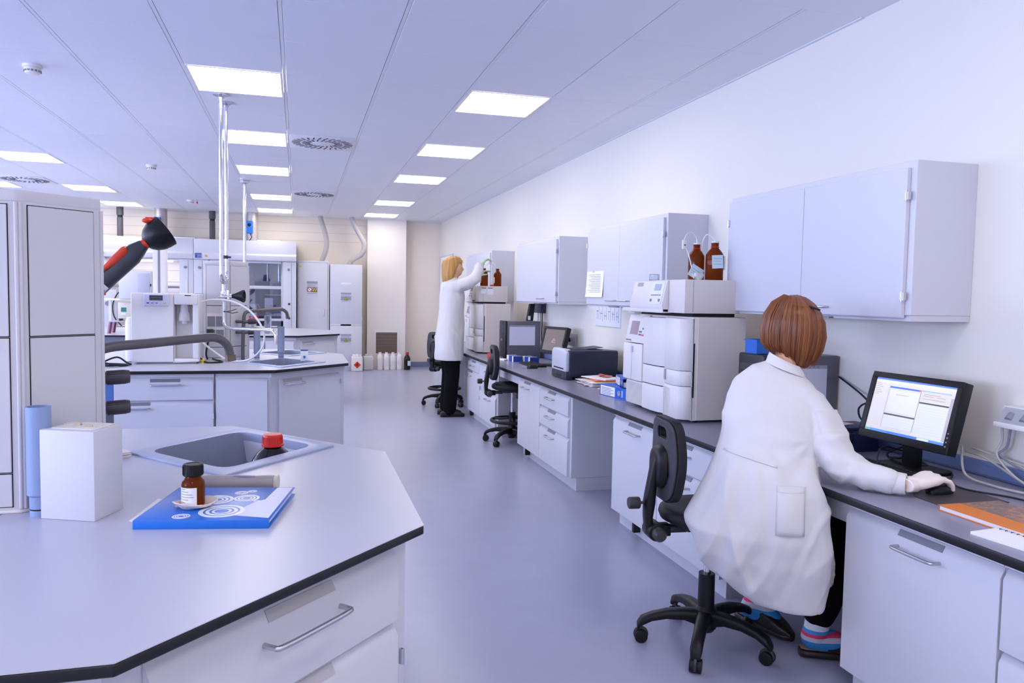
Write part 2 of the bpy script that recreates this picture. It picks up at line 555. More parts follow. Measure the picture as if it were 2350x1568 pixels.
# ================================================================== CABINET FRONTS
def handle_mb(cx, z, y, w=.17, dz=0):
    return MB().tube([(cx - w / 2, y, z + dz), (cx - w / 2 + .001, y - .022, z), (cx - w / 2 + .012, y - .034, z), (cx, y - .036, z), (cx + w / 2 - .012, y - .034, z), (cx + w / 2 - .001, y - .022, z), (cx + w / 2, y, z + dz)], .0055, n=10, smooth=4)
def front(par, kind, x0, x1, z0, z1, hx=None, strip=True, grip=True, hz=None, hw=.17, lock=None, text=False, matl=None, sm=None):
    """one door or drawer front; local frame, front faces -Y, carcass plane y=0"""
    g = .002
    if grip:
        prof = [(0, z0 + g), (-.02, z0 + g), (-.02, z1 - .032), (-.003, z1 - g), (0, z1 - g)]
    else:
        prof = [(0, z0 + g), (-.02, z0 + g), (-.02, z1 - g), (0, z1 - g)]
    d = put(kind, MB().prism(prof, x0 + g, x1 - g, 'x'), matl or LAM, par, bevel=.0015, seg=1)
    cx = (x0 + x1) / 2 if hx is None else hx
    zz = (z1 - .062) if hz is None else hz
    put('handle', handle_mb(cx, zz, -.02, hw), STEEL, d)
    if strip and grip:
        k = .017 / .03
        def yz(z, off):
            return -.02 + (z - (z1 - .032)) * k - off
        a, b_ = z1 - .028, z1 - .008
        put('label_holder', MB().prism([(yz(a, -.001), a), (yz(a, .002), a + .001), (yz(b_, .002), b_ + .001), (yz(b_, -.001), b_)], cx - .09, cx + .09, 'x'), sm or GREYST, d, label=None if sm else 'grey label holder strip', smooth=0)
    if lock:
        put('hinge', MB().box((lock[0] - .004, -.026, lock[1] - .018), (lock[0] + .004, -.018, lock[1] + .018)).cyl((lock[0], -.026, lock[1] - .018), (lock[0], -.026, lock[1] + .018), .004, n=8), STEEL, d)
    return d

# ================================================================== RIGHT BENCH
wt = thing('worktop', 'long grey worktop with black front edge running along the right wall', 'worktop', (1.868, 6.0, .735))
put('surface', MB().box((1.870, .55, .7338), (2.648, 11.0, .735)), TOPR, wt, W=True, smooth=0)
put('edge_band', MB().box((1.866, .55, .705), (2.648, 11.0, .7337)), EDGE, wt, W=True, bevel=.003)
rw = thing('cable_raceway', 'blue cable raceway along the foot of the right wall above the worktop', 'raceway', (2.633, 5.8, .736))
put('channel', MB().box((2.622, .55, .736), (2.648, 11.0, .795)), BRACKET, rw, W=True, bevel=.003)
put('cover', MB().box((2.617, .56, .745), (2.6215, 10.99, .787)), BRACKET, rw, W=True, bevel=.001, seg=1)

def bench_cabinet(name, label, yfar, ynear, layout, clip=None):
    w_ = yfar - ynear
    t = thing(name, label, 'cabinet', (1.915, yfar, 0), -PI / 2, group='drawer and door cabinets under the right worktop')
    put('carcass', MB().box((0, 0, .095), (w_, .68, .705)), LAM, t, bevel=.0015, seg=1)
    put('plinth', MB().box((.0, .042, .0), (w_, .67, .094)), LAM, t, smooth=0)
    put('rail', MB().box((.0, -.012, .688), (w_, -.0005, .704)), LAM, t, smooth=0)
    for a in layout:
        front(t, **a)
    if clip is not None:
        put('plinth_clip', MB().box((clip, .012, .02), (clip + .028, .041, .085)).box((clip + .03, -.002, .03), (clip + .055, .041, .098)), BLACK, t, label='black plastic plinth bracket')
    return t
def D(kind, x0, x1, z0, z1, **k):
    return dict(kind=kind, x0=x0, x1=x1, z0=z0, z1=z1, **k)
bench_cabinet('base_cabinet', 'under-bench cabinet with one door and three drawers below the black printer', 6.55, 5.19,
    [D('door', 0, .635, .095, .685, hx=.26), D('drawer', .638, 1.32, .54, .685, hx=.93), D('drawer', .638, 1.32, .385, .537, hx=.93), D('drawer', .638, 1.32, .095, .382, hx=.93)], clip=.15)
bench_cabinet('base_cabinet', 'under-bench cabinet with door and drawers below the ivory analyser, behind the nearest chair', 4.40, 3.147,
    [D('door', 0, .625, .095, .685, hx=.31), D('drawer', .628, 1.22, .53, .685, hx=.9), D('drawer', .628, 1.22, .385, .527, hx=.9), D('drawer', .628, 1.22, .095, .382, hx=.9)], clip=.25)
bench_cabinet('base_cabinet', 'single door cabinet below the orange book, right of the seated person', 2.283, 1.652, [D('door', 0, .631, .095, .685, hx=.335)])
bench_cabinet('base_cabinet', 'drawer cabinet cut off by the right edge of the photo', 1.648, 1.02,
    [D('drawer', 0, .628, .45, .685), D('drawer', 0, .628, .27, .447), D('drawer', 0, .628, .095, .267)])
bench_cabinet('base_cabinet', 'farthest visible under-bench cabinet with drawers and doors beside the standing person', 8.95, 7.33,
    [D('drawer', .25, .86, .565, .685, hx=.56), D('door', .25, .86, .095, .56, hx=.40), D('drawer', .865, 1.58, .43, .685, hx=1.3), D('drawer', .865, 1.58, .095, .40, hx=1.3, lock=(.9, .3))], clip=.30)
bench_cabinet('base_cabinet', 'grey cabinet at the far end of the bench beyond the standing person', 11.0, 10.1, [D('door', 0, .45, .095, .685), D('door', .45, .9, .095, .685)])
for nm, a, b, lab in [('near', 3.145, 2.285, 'blue-lit apron board under the worktop in front of the seated person'), ('far', 7.328, 6.552, 'apron board under the worktop above the middle chair')]:
    put('apron_board', MB().box((1.93, b, .615), (1.95, a, .704)), LAM, label=lab, cat='panel', smooth=0)

# wall cabinets
def wall_cabinet(label, yfar, ynear, split, hsplit=True, one=False):
    w_ = yfar - ynear
    t = thing('wall_cabinet', label, 'cabinet', (2.352, yfar, 1.345), -PI / 2, group='grey cabinets hung on the right wall')
    put('carcass', MB().box((0, 0, .024), (w_, .298, .64)), LAM, t, bevel=.0015, seg=1)
    put('light_rail', MB().box((.004, .006, 0), (w_ - .002, .296, .0235)), LAM, t, smooth=0)
    edges = [.0, split, w_ - .028] if not one else [0, w_ - .028]
    for i in range(len(edges) - 1):
        x0, x1 = edges[i], edges[i + 1]
        d = put('door', MB().prism([(-.001, .012), (-.016, .012), (-.02, .018), (-.02, .612), (-.001, .612)], x0 + .0015, x1 - .0015, 'x'), LAM, t, bevel=.0015, seg=1)
        hc = (x1 - .11) if (i == 0 and not one) else (x0 + .13 if not one else x1 - .42)
        put('handle', handle_mb(hc, .05, -.02, .15), STEEL, d)
        hx = x0 if i == 0 and not one else x1
        for hz in (.10, .50):
            put('hinge', MB().box((hx - .009, -.026, hz - .016), (hx + .013, -.012, hz + .016)).cyl((hx + .004, -.026, hz - .02), (hx + .004, -.026, hz + .02), .005, n=8), STEEL, d)
    for k, hc in enumerate(([split - .11, split + .13] if not one else [w_ - .45])):
        put('grip_strip', MB().box((hc - .08, -.018, -.002), (hc + .08, .01, .006)), GREYST, t, smooth=0)
    return t
wall_cabinet('large grey wall cabinet with two doors above the seated person, nearest one', 3.857, 2.517, .664)
wall_cabinet('two-door grey wall cabinet with a paper taped on it, behind the amber bottles', 6.045, 4.635, .663)
wall_cabinet('grey wall cabinet with one door handle above the monitor and computer tower', 8.20, 6.83, .02, one=True)
wall_cabinet('farthest grey wall cabinet, behind the standing person\'s raised hands', 10.85, 9.44, .66)

# ================================================================== ISLANDS
def rpoly(pts, r, n=5):
    out = []
    N = len(pts)
    for i in range(N):
        p = Vector(pts[i]).to_2d(); a = Vector(pts[i - 1]).to_2d(); b = Vector(pts[(i + 1) % N]).to_2d()
        p1 = p + (a - p).normalized() * r; p2 = p + (b - p).normalized() * r
        for k in range(n + 1):
            t_ = k / n
            q = (1 - t_) ** 2 * p1 + 2 * t_ * (1 - t_) * p + t_ * t_ * p2
            out.append((q.x, q.y))
    return out
def diamond(cx, cy, hx, hy, s=1):
    return [(cx - hx * s, cy), (cx, cy - hy * s), (cx + hx * s, cy), (cx, cy + hy * s)]
def island_top(label, poly, sinks, cz):
    cx = sum(p[0] for p in poly) / len(poly); cyy = sum(p[1] for p in poly) / len(poly)
    t = thing('island_worktop', label, 'worktop', (poly[2][0] - .3, cyy, .9))
    holes = [rpoly(diamond(*s, .93), .05) for s in sinks]
    put('surface', MB().holed(poly, holes, .8985, .9), TOP, t, W=True, smooth=0)
    put('edge_band', MB().holed(poly, holes, .878, .8984), EDGE, t, W=True, bevel=.004, seg=3)
    return t
def sink(label, cx, cy, hx, hy, depth=.2):
    t = thing('sink', label, 'sink', (cx, cy, .9 - depth), group='grey polymer sinks')
    o = rpoly(diamond(cx, cy, hx, hy), .015); i = rpoly(diamond(cx - .004, cy + .004, hx, hy, .80), .06)
    i2 = rpoly(diamond(cx - .004, cy + .004, hx, hy, .74), .06)
    put('rim', MB().holed(o, [i], .9, .9065), SINK, t, W=True, bevel=.002)
    k = MB()
    n = len(i)
    r1 = [(p[0], p[1], .9065) for p in i]; r2 = [(p[0], p[1], .9 - depth) for p in i2]
    k.add(r1 + r2, [(j, n + j, n + (j + 1) % n, (j + 1) % n) for j in range(n)] + [tuple(range(n, 2 * n))])
    put('basin', k, SINKIN, t, W=True, smooth=50)
    put('drain', MB().lathe([(.032, .0), (.034, .003), (.022, .004), (.02, .001), (0, .001)], (0, 0, .001)), STEEL, t)
    return t
NEARP = [(-4.6, 1.143), (-.246, 1.143), (.273, 1.687), (.275, 2.507), (-.242, 3.095), (-4.6, 3.095)]
MIDP = [(-4.6, 5.275), (-.145, 5.275), (.357, 5.77), (.359, 6.62), (-.13, 7.2), (-4.6, 7.2)]
FARP = [(x + .145 if x > -4 else x, y + 4.11) for x, y in MIDP]
S1 = (-.2, 2.625, .32, .385); S2 = (-.11, 5.82, .31, .40); S3 = (-.07, 6.72, .31, .34)
island_top('nearest island worktop in pale grey with black edge and chamfered end', NEARP, [S1], 0)
island_top('middle island worktop carrying the white water purifier', MIDP, [S2, S3], 0)
island_top('farthest island worktop, seen beyond the two grey standpipes', FARP, [], 0)
sink('large grey sink set diagonally in the nearest worktop, holding a red-capped bottle', *S1, .2)
sink('grey diagonal sink at the front of the middle island', *S2, .2)
sink('grey diagonal sink at the back of the middle island', *S3, .2)
put('worktop_seam', MB().box((-.655, 1.20, .8999), (-.652, 1.97, .9003)), GREYM, bpy.data.objects['island_worktop'], W=True, smooth=0)

STRIPB = mat('label_strip_pale', '#b9b4b8', .45)
def corner_cabinet(label, loc, ang, poly, fronts, group='corner cabinets under the island ends'):
    t = thing('corner_cabinet', label, 'cabinet', (*loc, 0), ang, group=group)
    put('carcass', MB().holed(poly, [[tuple(Vector(p) + (Vector((sum(q[0] for q in poly) / len(poly), sum(q[1] for q in poly) / len(poly))) - Vector(p)) * .035) for p in poly]], .092, .877).prism(poly, .0905, .0915), LAM, t, W=True, smooth=0)
    ins = []
    c = Vector((sum(p[0] for p in poly) / len(poly), sum(p[1] for p in poly) / len(poly)))
    for p in poly:
        q = Vector(p); ins.append(tuple(q + (c - q) * .09))
    put('plinth', MB().prism(ins, 0, .0895), LAM, t, W=True, smooth=0)
    for a in fronts:
        front(t, **a)
    return t
A1 = math.atan2(.725, .688)
poly1 = [(-.75, 1.21), (-.278, 1.21), (.241, 1.757), (.241, 2.44), (-.262, 3.02), (-.75, 3.02)]
c1 = corner_cabinet('chamfered corner cabinet of the nearest island with wide drawers and steel bar handle', (-.278, 1.21), A1, poly1,
    [D('drawer', .064, .705, .676, .846, hx=.40, hz=.782, hw=.205, sm=STRIPB), D('drawer', .064, .705, .47, .673, hx=.4, lock=(.712, .59), sm=STRIPB), D('drawer', .064, .705, .09, .467, hx=.4, sm=STRIPB)])
put('top_rail', MB().box((.07, -.012, .851), (.72, -.0005, .876)), LAM, c1, smooth=0)
b1 = thing('base_cabinet', 'grey cabinet front below the nearest worktop at the bottom left corner', 'cabinet', (-1.9, 1.215, 0), 0)
put('carcass', MB().box((0, 0, .09), (1.145, .88, .877)), LAM, b1, bevel=.0015, seg=1)
put('plinth', MB().box((0, .05, 0), (1.145, .85, .0895)), LAM, b1, smooth=0)
front(b1, 'drawer', .004, 1.14, .676, .846); front(b1, 'drawer', .004, 1.14, .09, .673)

A2 = math.atan2(.702, .712)
poly2 = [(-.527, 5.335), (-.183, 5.335), (.327, 5.838), (.327, 6.58), (-.15, 7.13), (-.527, 7.13)]
c2 = corner_cabinet('chamfered corner cabinet with one door at the end of the middle island', (-.183, 5.335), A2, poly2, [D('door', .07, .66, .09, .83, hx=.19, hz=.79, hw=.17, lock=(.655, .765), sm=STRIPB)])
put('fixed_panel', MB().prism([(5.334, .09), (5.318, .09), (5.318, .812), (5.33, .842), (5.334, .842)], -.52, -.20, 'x'), LAM, c2, W=True, bevel=.0015, seg=1)
put('top_rail', MB().box((.0, -.012, .845), (.715, -.0005, .876)), LAM, c2, smooth=0)
u = thing('drawer_cabinet', 'drawer cabinet below the white water purifier on the middle island', 'cabinet', (-1.132, 5.335, 0), 0)
put('carcass', MB().box((0, 0, .09), (.6, .84, .877)), LAM, u, bevel=.0015, seg=1)
put('plinth', MB().box((0, .05, 0), (.6, .8, .0895)), LAM, u, smooth=0)
front(u, 'drawer', .003, .597, .703, .85, hx=.305, hz=.805); front(u, 'drawer', .003, .597, .40, .70, hx=.125, hz=.655, lock=(.597, .60)); front(u, 'drawer', .003, .597, .09, .397)
put('top_rail', MB().box((0, -.012, .853), (.6, -.0005, .876)), LAM, u, smooth=0)
put('apron_board', MB().box((-1.95, 5.34, .70), (-1.136, 5.36, .877)), mat('apron_shade_blue', '#5577b8', .45), label='apron board coloured with blue shade, in the knee space left of the purifier drawers', cat='panel', smooth=0)  # blue shade of the knee space is put into the board colour
u2 = thing('drawer_cabinet', 'white drawer cabinet left of the knee space on the middle island, mostly hidden', 'cabinet', (-2.6, 5.335, 0), 0)
put('carcass', MB().box((0, 0, .09), (.64, .84, .877)), LAM, u2, bevel=.0015, seg=1)
put('plinth', MB().box((0, .05, 0), (.64, .8, .0895)), LAM, u2, smooth=0)
front(u2, 'drawer', .003, .637, .6, .85); front(u2, 'drawer', .003, .637, .09, .597)
put('spine_panel', MB().box((-4.5, 6.2, .0), (-1.14, 6.23, .877)), LAM, label='upright panel under the middle island behind the knee space', cat='panel', smooth=0)
c3 = dup(c2, (-.183 + .145, 5.335 + 4.11, 0), label='corner cabinet with one door at the end of the farthest island')
u3 = dup(u, (-1.132 + .145, 5.335 + 4.11, 0), label='drawer cabinet under the farthest island')
put('spine_panel', MB().box((-4.5, 10.3, .0), (-1.14, 10.33, .877)), LAM, label='upright panel under the farthest island', cat='panel', smooth=0)
put('spine_panel', MB().box((-4.5, 2.1, .0), (-1.92, 2.13, .877)), LAM, label='upright panel under the nearest island', cat='panel', smooth=0)
# ================================================================== SERVICE COLUMNS
def service_column(label, loc):
    t = thing('service_column', label, 'service column', loc, group='grey service columns on the islands')
    pl = [(-.17, -.14), (0, -.14), (.14, 0), (0, .14), (-.17, .14)]
    put('body', MB().prism(rpoly(pl, .012, 3), 0, .735), COLM, t, smooth=30)
    put('cap', MB().prism(rpoly([(p[0] * 1.015 + (-.001), p[1] * 1.015) for p in pl], .012, 3), .712, .738), COLM, t, bevel=.002)
    put('base_trim', MB().prism(rpoly([(p[0] * 1.05, p[1] * 1.05) for p in pl], .012, 3), 0, .008), WHITEP, t, bevel=.003)
    def panel(M, x0, x1, z0, z1, nm='panel'):
        g = put('panel_gap', MB(M).box((x0 - .002, -.0008, z0 - .002), (x1 + .002, .002, z1 + .002)), GAP, t, smooth=0)
        p = put(nm, MB(M).box((x0, -.004, z0), (x1, .002, z1)), COLM, t, bevel=.001, seg=1)
        return p
    Mf = Matrix.Translation((-.17, -.14, 0))
    Mc = Matrix.Translation((0, -.14, 0)) @ Matrix.Rotation(PI / 4, 4, 'Z')
    for M, x0, x1 in ((Mf, .02, .148), (Mc, .021, .174)):
        panel(M, x0, x1, .407, .704)
        if M is Mc:
            panel(M, x0, x1, .10, .402); panel(M, x0, x1, .015, .095)
        else:
            panel(M, x0, x1, .095, .402); panel(M, x0, x1, .015, .09)
    # vertical corner grooves
    put('corner_profile', MB().cyl((-.004, -.1415, .01), (-.004, -.1415, .71), .0045, n=10).cyl((.0035, -.138, .01), (.0035, -.138, .71), .0045, n=10).cyl((.138, .0, .01), (.138, 0, .71), .0045, n=10), COLM, t)
    return t
col0 = service_column('tall grey service column at the left edge, standing on the nearest island', (-.61, 2.115, .9))
cm = dup(col0, (-.51, 6.245, .9), label='grey service column in the middle distance behind the chrome pipe')
Mf = Matrix.Translation((-.17, -.14, 0))
sp = put('socket_frame', MB(Mf).box((.02, -.008, .14), (.148, -.002, .345)), WHITEP, cm, bevel=.001, seg=1)
for i in range(2):
    for j in range(2):
        put('socket', MB(Mf).box((.026 + i * .06, -.0105, .15 + j * .1), (.08 + i * .06, -.007, .225 + j * .1)).cyl((.053 + i * .06, -.0105, .187 + j * .1), (.053 + i * .06, -.012, .187 + j * .1), .02), GREYM, sp, label='grey power socket')
dup(col0, (-.75, 10.36, .9), label='service column on the farthest island, hidden behind the middle one')

def gooseneck(label, loc):
    t = thing('gooseneck_tap', label, 'tap', loc, group='dark grey gooseneck taps')
    P = [(.085, .068, .0), (.085, .075, .13), (.09, .09, .29), (.098, .105, .345), (.125, .13, .363), (.2, .205, .368), (.33, .36, .375), (.37, .4, .372), (.395, .42, .35), (.403, .428, .318)]
    put('spout', MB().tube(P, .0135, n=14, smooth=5), TAPG, t)
    put('outlet_ring', MB().cyl((.4035, .4285, .319), (.405, .4300, .300), .0165), mat('outlet_copper', '#7d6a60', .3, metal=.5), t)
    for z in (.285, .205):
        k = put('valve_handle', MB(Matrix.Translation((.12, .09, z)) @ Vector((0, 0, 1)).rotation_difference(Vector((.95, .32, .03))).to_matrix().to_4x4()).lathe([(.012, -.03), (.012, .0), (.0165, .002), (.018, .03), (.0185, .052), (.017, .06), (0, .061)], n=24), mat('tap_dark', '#47444a', .42), t)
        kk = MB(Matrix.Translation((.12, .09, z)) @ Vector((0, 0, 1)).rotation_difference(Vector((.95, .32, .03))).to_matrix().to_4x4())
        for i in range(20):
            a = 2 * PI * i / 20
            kk.obox((.0178 * math.cos(a), .0178 * math.sin(a), .028), (.0022, .0025, .044), rz(a))
        put('grip_ribs', kk, mat('tap_dark', '#47444a', .42), k, smooth=0)
    put('valve_body', MB().cyl((.085, .075, .285), (.12, .09, .285), .012).cyl((.085, .075, .205), (.12, .09, .205), .012), TAPG, t)
    return t
g0 = gooseneck('dark grey gooseneck tap reaching over the nearest sink from the left column', (-.61, 2.115, .9))
gm = dup(g0, (-.49, 6.03, .9), label='grey gooseneck tap beside the chrome tap on the middle island')

put('wall_mount', MB().cyl((.085, .075, .285), (.03, .13, .285), .012).cyl((.085, .075, .205), (.03, .13, .205), .012), TAPG, gm)
def standpipe(label, x, y, r, h, mt=PVC):
    t = thing('standpipe', label, 'standpipe', (x, y, .9), group='grey plastic standpipes')
    k = MB()
    k.lathe([(r * .8, 0), (r * .8, .012), (r * .78, .014)], n=28)
    put('foot', k, mt, t)
    put('seal_ring', MB().lathe([(r * .74, .0135), (r * .79, .0145), (r * .79, .017), (r * .74, .018)], n=28), GAP, t)
    put('tube', MB().lathe([(r * .8, .0175), (r * .82, .045), (r * 1.02, .05), (r, .055), (r, h), (r * .86, h), (r * .86, h - .1), (0, h - .1)], n=28), mt, t)
    return t
standpipe('short blue-grey plastic tube standing between left column and white box', -.568, 1.945, .0255, .25)
sp1 = standpipe('grey standpipe tube left of the pair, beside the front sink of the middle island', -.305, 6.12, .024, .245, mat('pvc_grey_dark', '#8f97b3', .4))
sp2 = standpipe('grey standpipe tube right of the pair, between the two middle-island sinks', -.13, 6.14, .026, .25, mat('pvc_grey_dark', '#8f97b3', .4))

# chrome pipe drop with valve and tap on the middle island
t = thing('chrome_pipe_drop', 'pair of tall chrome pipes dropping from the ceiling to a tap on the middle island', 'pipe', (-.527, 5.98, .9))
X0 = -.527
for y in (5.856, 6.10):
    X0 = -.533 if y < 6 else -.518
    put('pipe', MB().cyl((X0, y, 1.56), (X0, y, 2.795), .0135, n=20), CHROME, t, W=True)
    put('ceiling_flange', MB().lathe([(.06, 2.798), (.06, 2.792), (.035, 2.782), (.02, 2.778), (.02, 2.774)], (X0, y, 0), 28), CHROME, t, W=True)
X0 = -.527
put('return_bend', MB().tube([(X0 - .006, 5.856, 1.56), (X0 - .006, 5.858, 1.52), (X0 - .004, 5.90, 1.485), (X0, 5.978, 1.475), (X0 + .006, 6.055, 1.485), (X0 + .009, 6.098, 1.52), (X0 + .009, 6.10, 1.56)], .014, n=16, smooth=6), CHROME, t, W=True)
put('clamp', MB().cyl((X0, 6.10, 1.655), (X0, 6.10, 1.68), .022).box((X0 + .015, 6.09, 1.66), (X0 + .04, 6.11, 1.674)), DARKG, t, W=True)
put('riser', MB().tube([(X0, 5.978, 1.475), (X0, 5.97, 1.30), (X0, 5.965, 1.20), (X0 + .008, 5.955, 1.165), (X0 + .05, 5.93, 1.145), (X0 + .18, 5.87, 1.142), (X0 + .30, 5.82, 1.14), (X0 + .345, 5.80, 1.132), (X0 + .365, 5.79, 1.10), (X0 + .368, 5.788, 1.035)], .0125, n=14, smooth=5), CHROME, t, W=True)
v = put('valve_body', MB().ell((X0, 5.97, 1.375), (.03, .03, .03)).cyl((X0 - .03, 5.97, 1.375), (X0 + .06, 5.95, 1.378), .018).cyl((X0, 5.97, 1.345), (X0, 5.97, 1.41), .02).cyl((X0 + .035, 5.955, 1.36), (X0 + .035, 5.955, 1.42), .016), CHROME, t, W=True)
put('valve_grip', MB(Matrix.Translation((X0 + .06, 5.95, 1.378)) @ Vector((0, 0, 1)).rotation_difference(Vector((.97, -.2, .02))).to_matrix().to_4x4()).lathe([(.014, 0), (.02, .02), (.036, .055), (.046, .075), (.047, .085), (.04, .086), (.034, .07), (0, .06)], n=24), BLACK, v, W=True, label='black cone-shaped valve grip')
put('lower_union', MB().cyl((X0, 5.968, 1.31), (X0, 5.968, 1.335), .019).cyl((X0, 5.968, 1.255), (X0, 5.968, 1.27), .016), CHROME, t, W=True)
put('wire_tie', MB().tube([(X0, 5.95, 1.262), (X0 + .05, 5.94, 1.27), (X0 + .09, 5.94, 1.285)], .003).tube([(X0, 5.95, 1.268), (X0 + .06, 5.94, 1.255), (X0 + .1, 5.94, 1.262)], .003), DARKG, t, W=True)
t = thing('chrome_pipe', 'thin chrome pipe from the ceiling behind the middle service column', 'pipe', (-.655, 10.24, .9))
put('pipe', MB().cyl((-.655, 10.24, .9), (-.655, 10.24, 2.795), .02), CHROME, t, W=True)
put('ceiling_flange', MB().lathe([(.075, 2.798), (.075, 2.792), (.04, 2.782), (.025, 2.778), (.02, 2.76)], (-.655, 10.24, 0), 28), CHROME, t, W=True)
put('ceiling_flange', MB().lathe([(.06, 2.798), (.06, 2.765), (.03, 2.755), (.02, 2.75)], (-.655, 10.24, 0), 28), CHROME, t, W=True)

# white tubing loop
put('plastic_tubing', MB().tube([(-.67, 5.93, 1.335), (-.60, 5.90, 1.35), (-.48, 5.88, 1.345), (-.36, 5.86, 1.29), (-.28, 5.84, 1.20), (-.24, 5.83, 1.10), (-.26, 5.83, 1.0), (-.34, 5.84, .925), (-.44, 5.86, .909), (-.52, 5.88, .93), (-.60, 5.90, .985), (-.672, 5.93, 1.04)], .007, n=10, smooth=8), TUBEW, label='white plastic tubing looping from the purifier past the chrome tap', cat='tubing')

# ================================================================== WATER PURIFIER
t = thing('water_purifier', 'white water purifier with small dark display on the middle island', 'water purifier', (-.893, 5.93, .9))
X1, X2, Y1, Y2 = -1.11, -.676, 5.77, 6.08
k = MB()
k.box((X1, Y1, .912), (-.838, Y2, 1.392))
k.box((-.838, Y1 + .1, .912), (X2, Y2, 1.392)).box((-.838, Y1, .912), (X2, Y1 + .1, .935))
put('case', k, WHITEP, t, W=True, bevel=.006, seg=3)
put('side_post', MB().box((X2 - .04, Y1, .935), (X2, Y1 + .1, 1.392)), WHITEP, t, W=True, bevel=.008, seg=3)
d = put('dispenser_head', MB().box((-.835, Y1 - .012, 1.315), (X2 - .005, Y1 + .1, 1.392)), WHITEP, t, W=True, bevel=.008, seg=3)
put('finger_slot', MB().box((-.765, Y1 - .013, 1.376), (-.725, Y1 - .006, 1.382)), GAP, d, W=True, smooth=0)
put('filter_cap', MB().lathe([(.022, 1.315), (.026, 1.30), (.026, 1.265), (.034, 1.25), (.038, 1.205), (.036, 1.20), (.018, 1.20), (.016, 1.18), (0, 1.18)], (-.775, Y1 + .045, 0), 24), TRANSL, t, W=True)
put('foot_bar', MB().box((X1 + .03, Y1 + .015, .9), (X2 - .02, Y2 - .02, .912)), GREYM, t, W=True, smooth=0)
p = put('control_panel', MB().prism(rpoly([(-1.03, 1.30), (-.868, 1.30), (-.862, 1.39), (-1.03, 1.39)], .012), 0, .014, 'z') if 0 else MB().box((-1.028, Y1 - .016, 1.303), (-.866, Y1, 1.386)), mat('panel_lilac', '#d4d6ea', .4), t, W=True, bevel=.006, seg=3)
put('display', MB().box((-.99, Y1 - .0175, 1.342), (-.905, Y1 - .015, 1.377)), LCD, p, W=True, smooth=0)
put('display_text', MB().box((-.98, Y1 - .0182, 1.362), (-.915, Y1 - .0175, 1.3635)), GREYM, p, W=True, smooth=0)
for x, mt in ((-1.0, STICKBL), (-.972, GREYM), (-.945, GREYM), (-.893, mat('amber_button', '#e8b56a', .4))):
    put('button', MB().ell((x, Y1 - .016, 1.324), (.010, .003, .0045)), mt, p, W=True)
put('cartridge', MB().lathe([(.05, .905), (.055, .93), (.055, 1.18), (.045, 1.215), (.02, 1.22), (0, 1.22)], (-1.135, 5.99, 0), 24), WHITEP, t, W=True)
for x in (-.985, -.785):
    put('vent_rod', MB().cyl((x, 6.0, 1.39), (x, 6.0, 1.49), .0025, n=8), STEEL, t, W=True)

# white post behind the purifier
t = thing('profile_post', 'tall white aluminium post with grey cap standing behind the water purifier', 'post', (-.99, 6.2, .9))
put('post', MB().box((-1.035, 6.16, .9), (-.945, 6.24, 1.72)), WHITEP, t, W=True, bevel=.004)
put('groove', MB().box((-1.0, 6.158, .92), (-.985, 6.162, 1.715)), GREYM, t, W=True, smooth=0)
put('cap', MB().box((-1.038, 6.157, 1.72), (-.942, 6.243, 1.735)), GREYM, t, W=True, bevel=.003)

# fume extraction arm
t = thing('extraction_arm', 'black extraction arm with red grip and black dome hood beside the left column', 'extraction arm', (-1.42, 5.62, .9))
put('base', MB().lathe([(.09, .9), (.09, .92), (.05, .93), (.045, 1.2)], (-1.42, 5.62, 0), 24).tube([(-1.42, 5.62, 1.2), (-1.42, 5.6, 1.26), (-1.36, 5.52, 1.33)], .045, n=14, smooth=4), DARKG, t, W=True)
put('lower_joint', MB().ell((-1.34, 5.49, 1.34), (.06, .06, .06)), GREYM, t, W=True)
put('joint_clip', MB().box((-1.225, 5.36, 1.375), (-1.185, 5.42, 1.41)), RED, t, W=True, bevel=.004)
P0, P1 = Vector((-1.325, 5.44, 1.33)), Vector((-.958, 5.4, 1.705))
dd = (P1 - P0).normalized(); nn = Vector((-dd.z, 0, dd.x)).normalized(); yy = dd.cross(nn).normalized()
def ringat(p, a, b_):
    return MB().ring(p, nn * a, yy * b_, 20, 3.2)
put('arm', MB().loft([ringat(P0, .045, .045), ringat(P0 + dd * .1, .055, .05), ringat(P0 + dd * .25, .055, .05), ringat(P0 + dd * .27 - nn * .004, .052, .05), ringat(P0 + dd * .42, .06, .05), ringat(P0 + dd * .465 + nn * .004, .054, .048), ringat(P1, .034, .032)]), DARKG, t, W=True)
put('red_grip', MB().loft([MB().ring(P0 + dd * s + nn * o_, nn * a, yy * .056, 18, 4) for s, o_, a in ((.235, .048, .008), (.27, .048, .02), (.35, .046, .030), (.425, .046, .030), (.44, .05, .018))]), REDOR, t, W=True, label='red-orange grip on the arm')
put('rating_plate', MB().obox(P0 + dd * .155 - yy * .0 - nn * .035 + Vector((0, -.056, 0)), (.05, .002, .042), Matrix((dd, Vector((0, 1, 0)), nn)).transposed()), mat('plate_silver', '#c9c6c2', .4), t, W=True, smooth=0)
put('collar', MB().cyl(P1 - dd * .005, P1 + Vector((.035, 0, .02)), .032, .036), REDOR, t, W=True)
H0 = P1 + Vector((.01, 0, .008)); ax = Vector((.76, .22, .58)).normalized()
put('hood', MB(Matrix.Translation(H0)).lathe([(.036, 0), (.055, .012), (.078, .035), (.096, .07), (.104, .11), (.105, .15), (.100, .152), (.098, .11), (.08, .05), (0, .03)], n=32, axis=ax), BLACK, t, W=True)
put('hood_knob', MB().ell(H0 + ax * .10 + Vector((-.062, -.03, .085)), (.036, .03, .018)).obox(H0 + ax * .10 + Vector((-.05, -.03, .096)), (.05, .022, .02), rz(0)), REDOR, t, W=True)

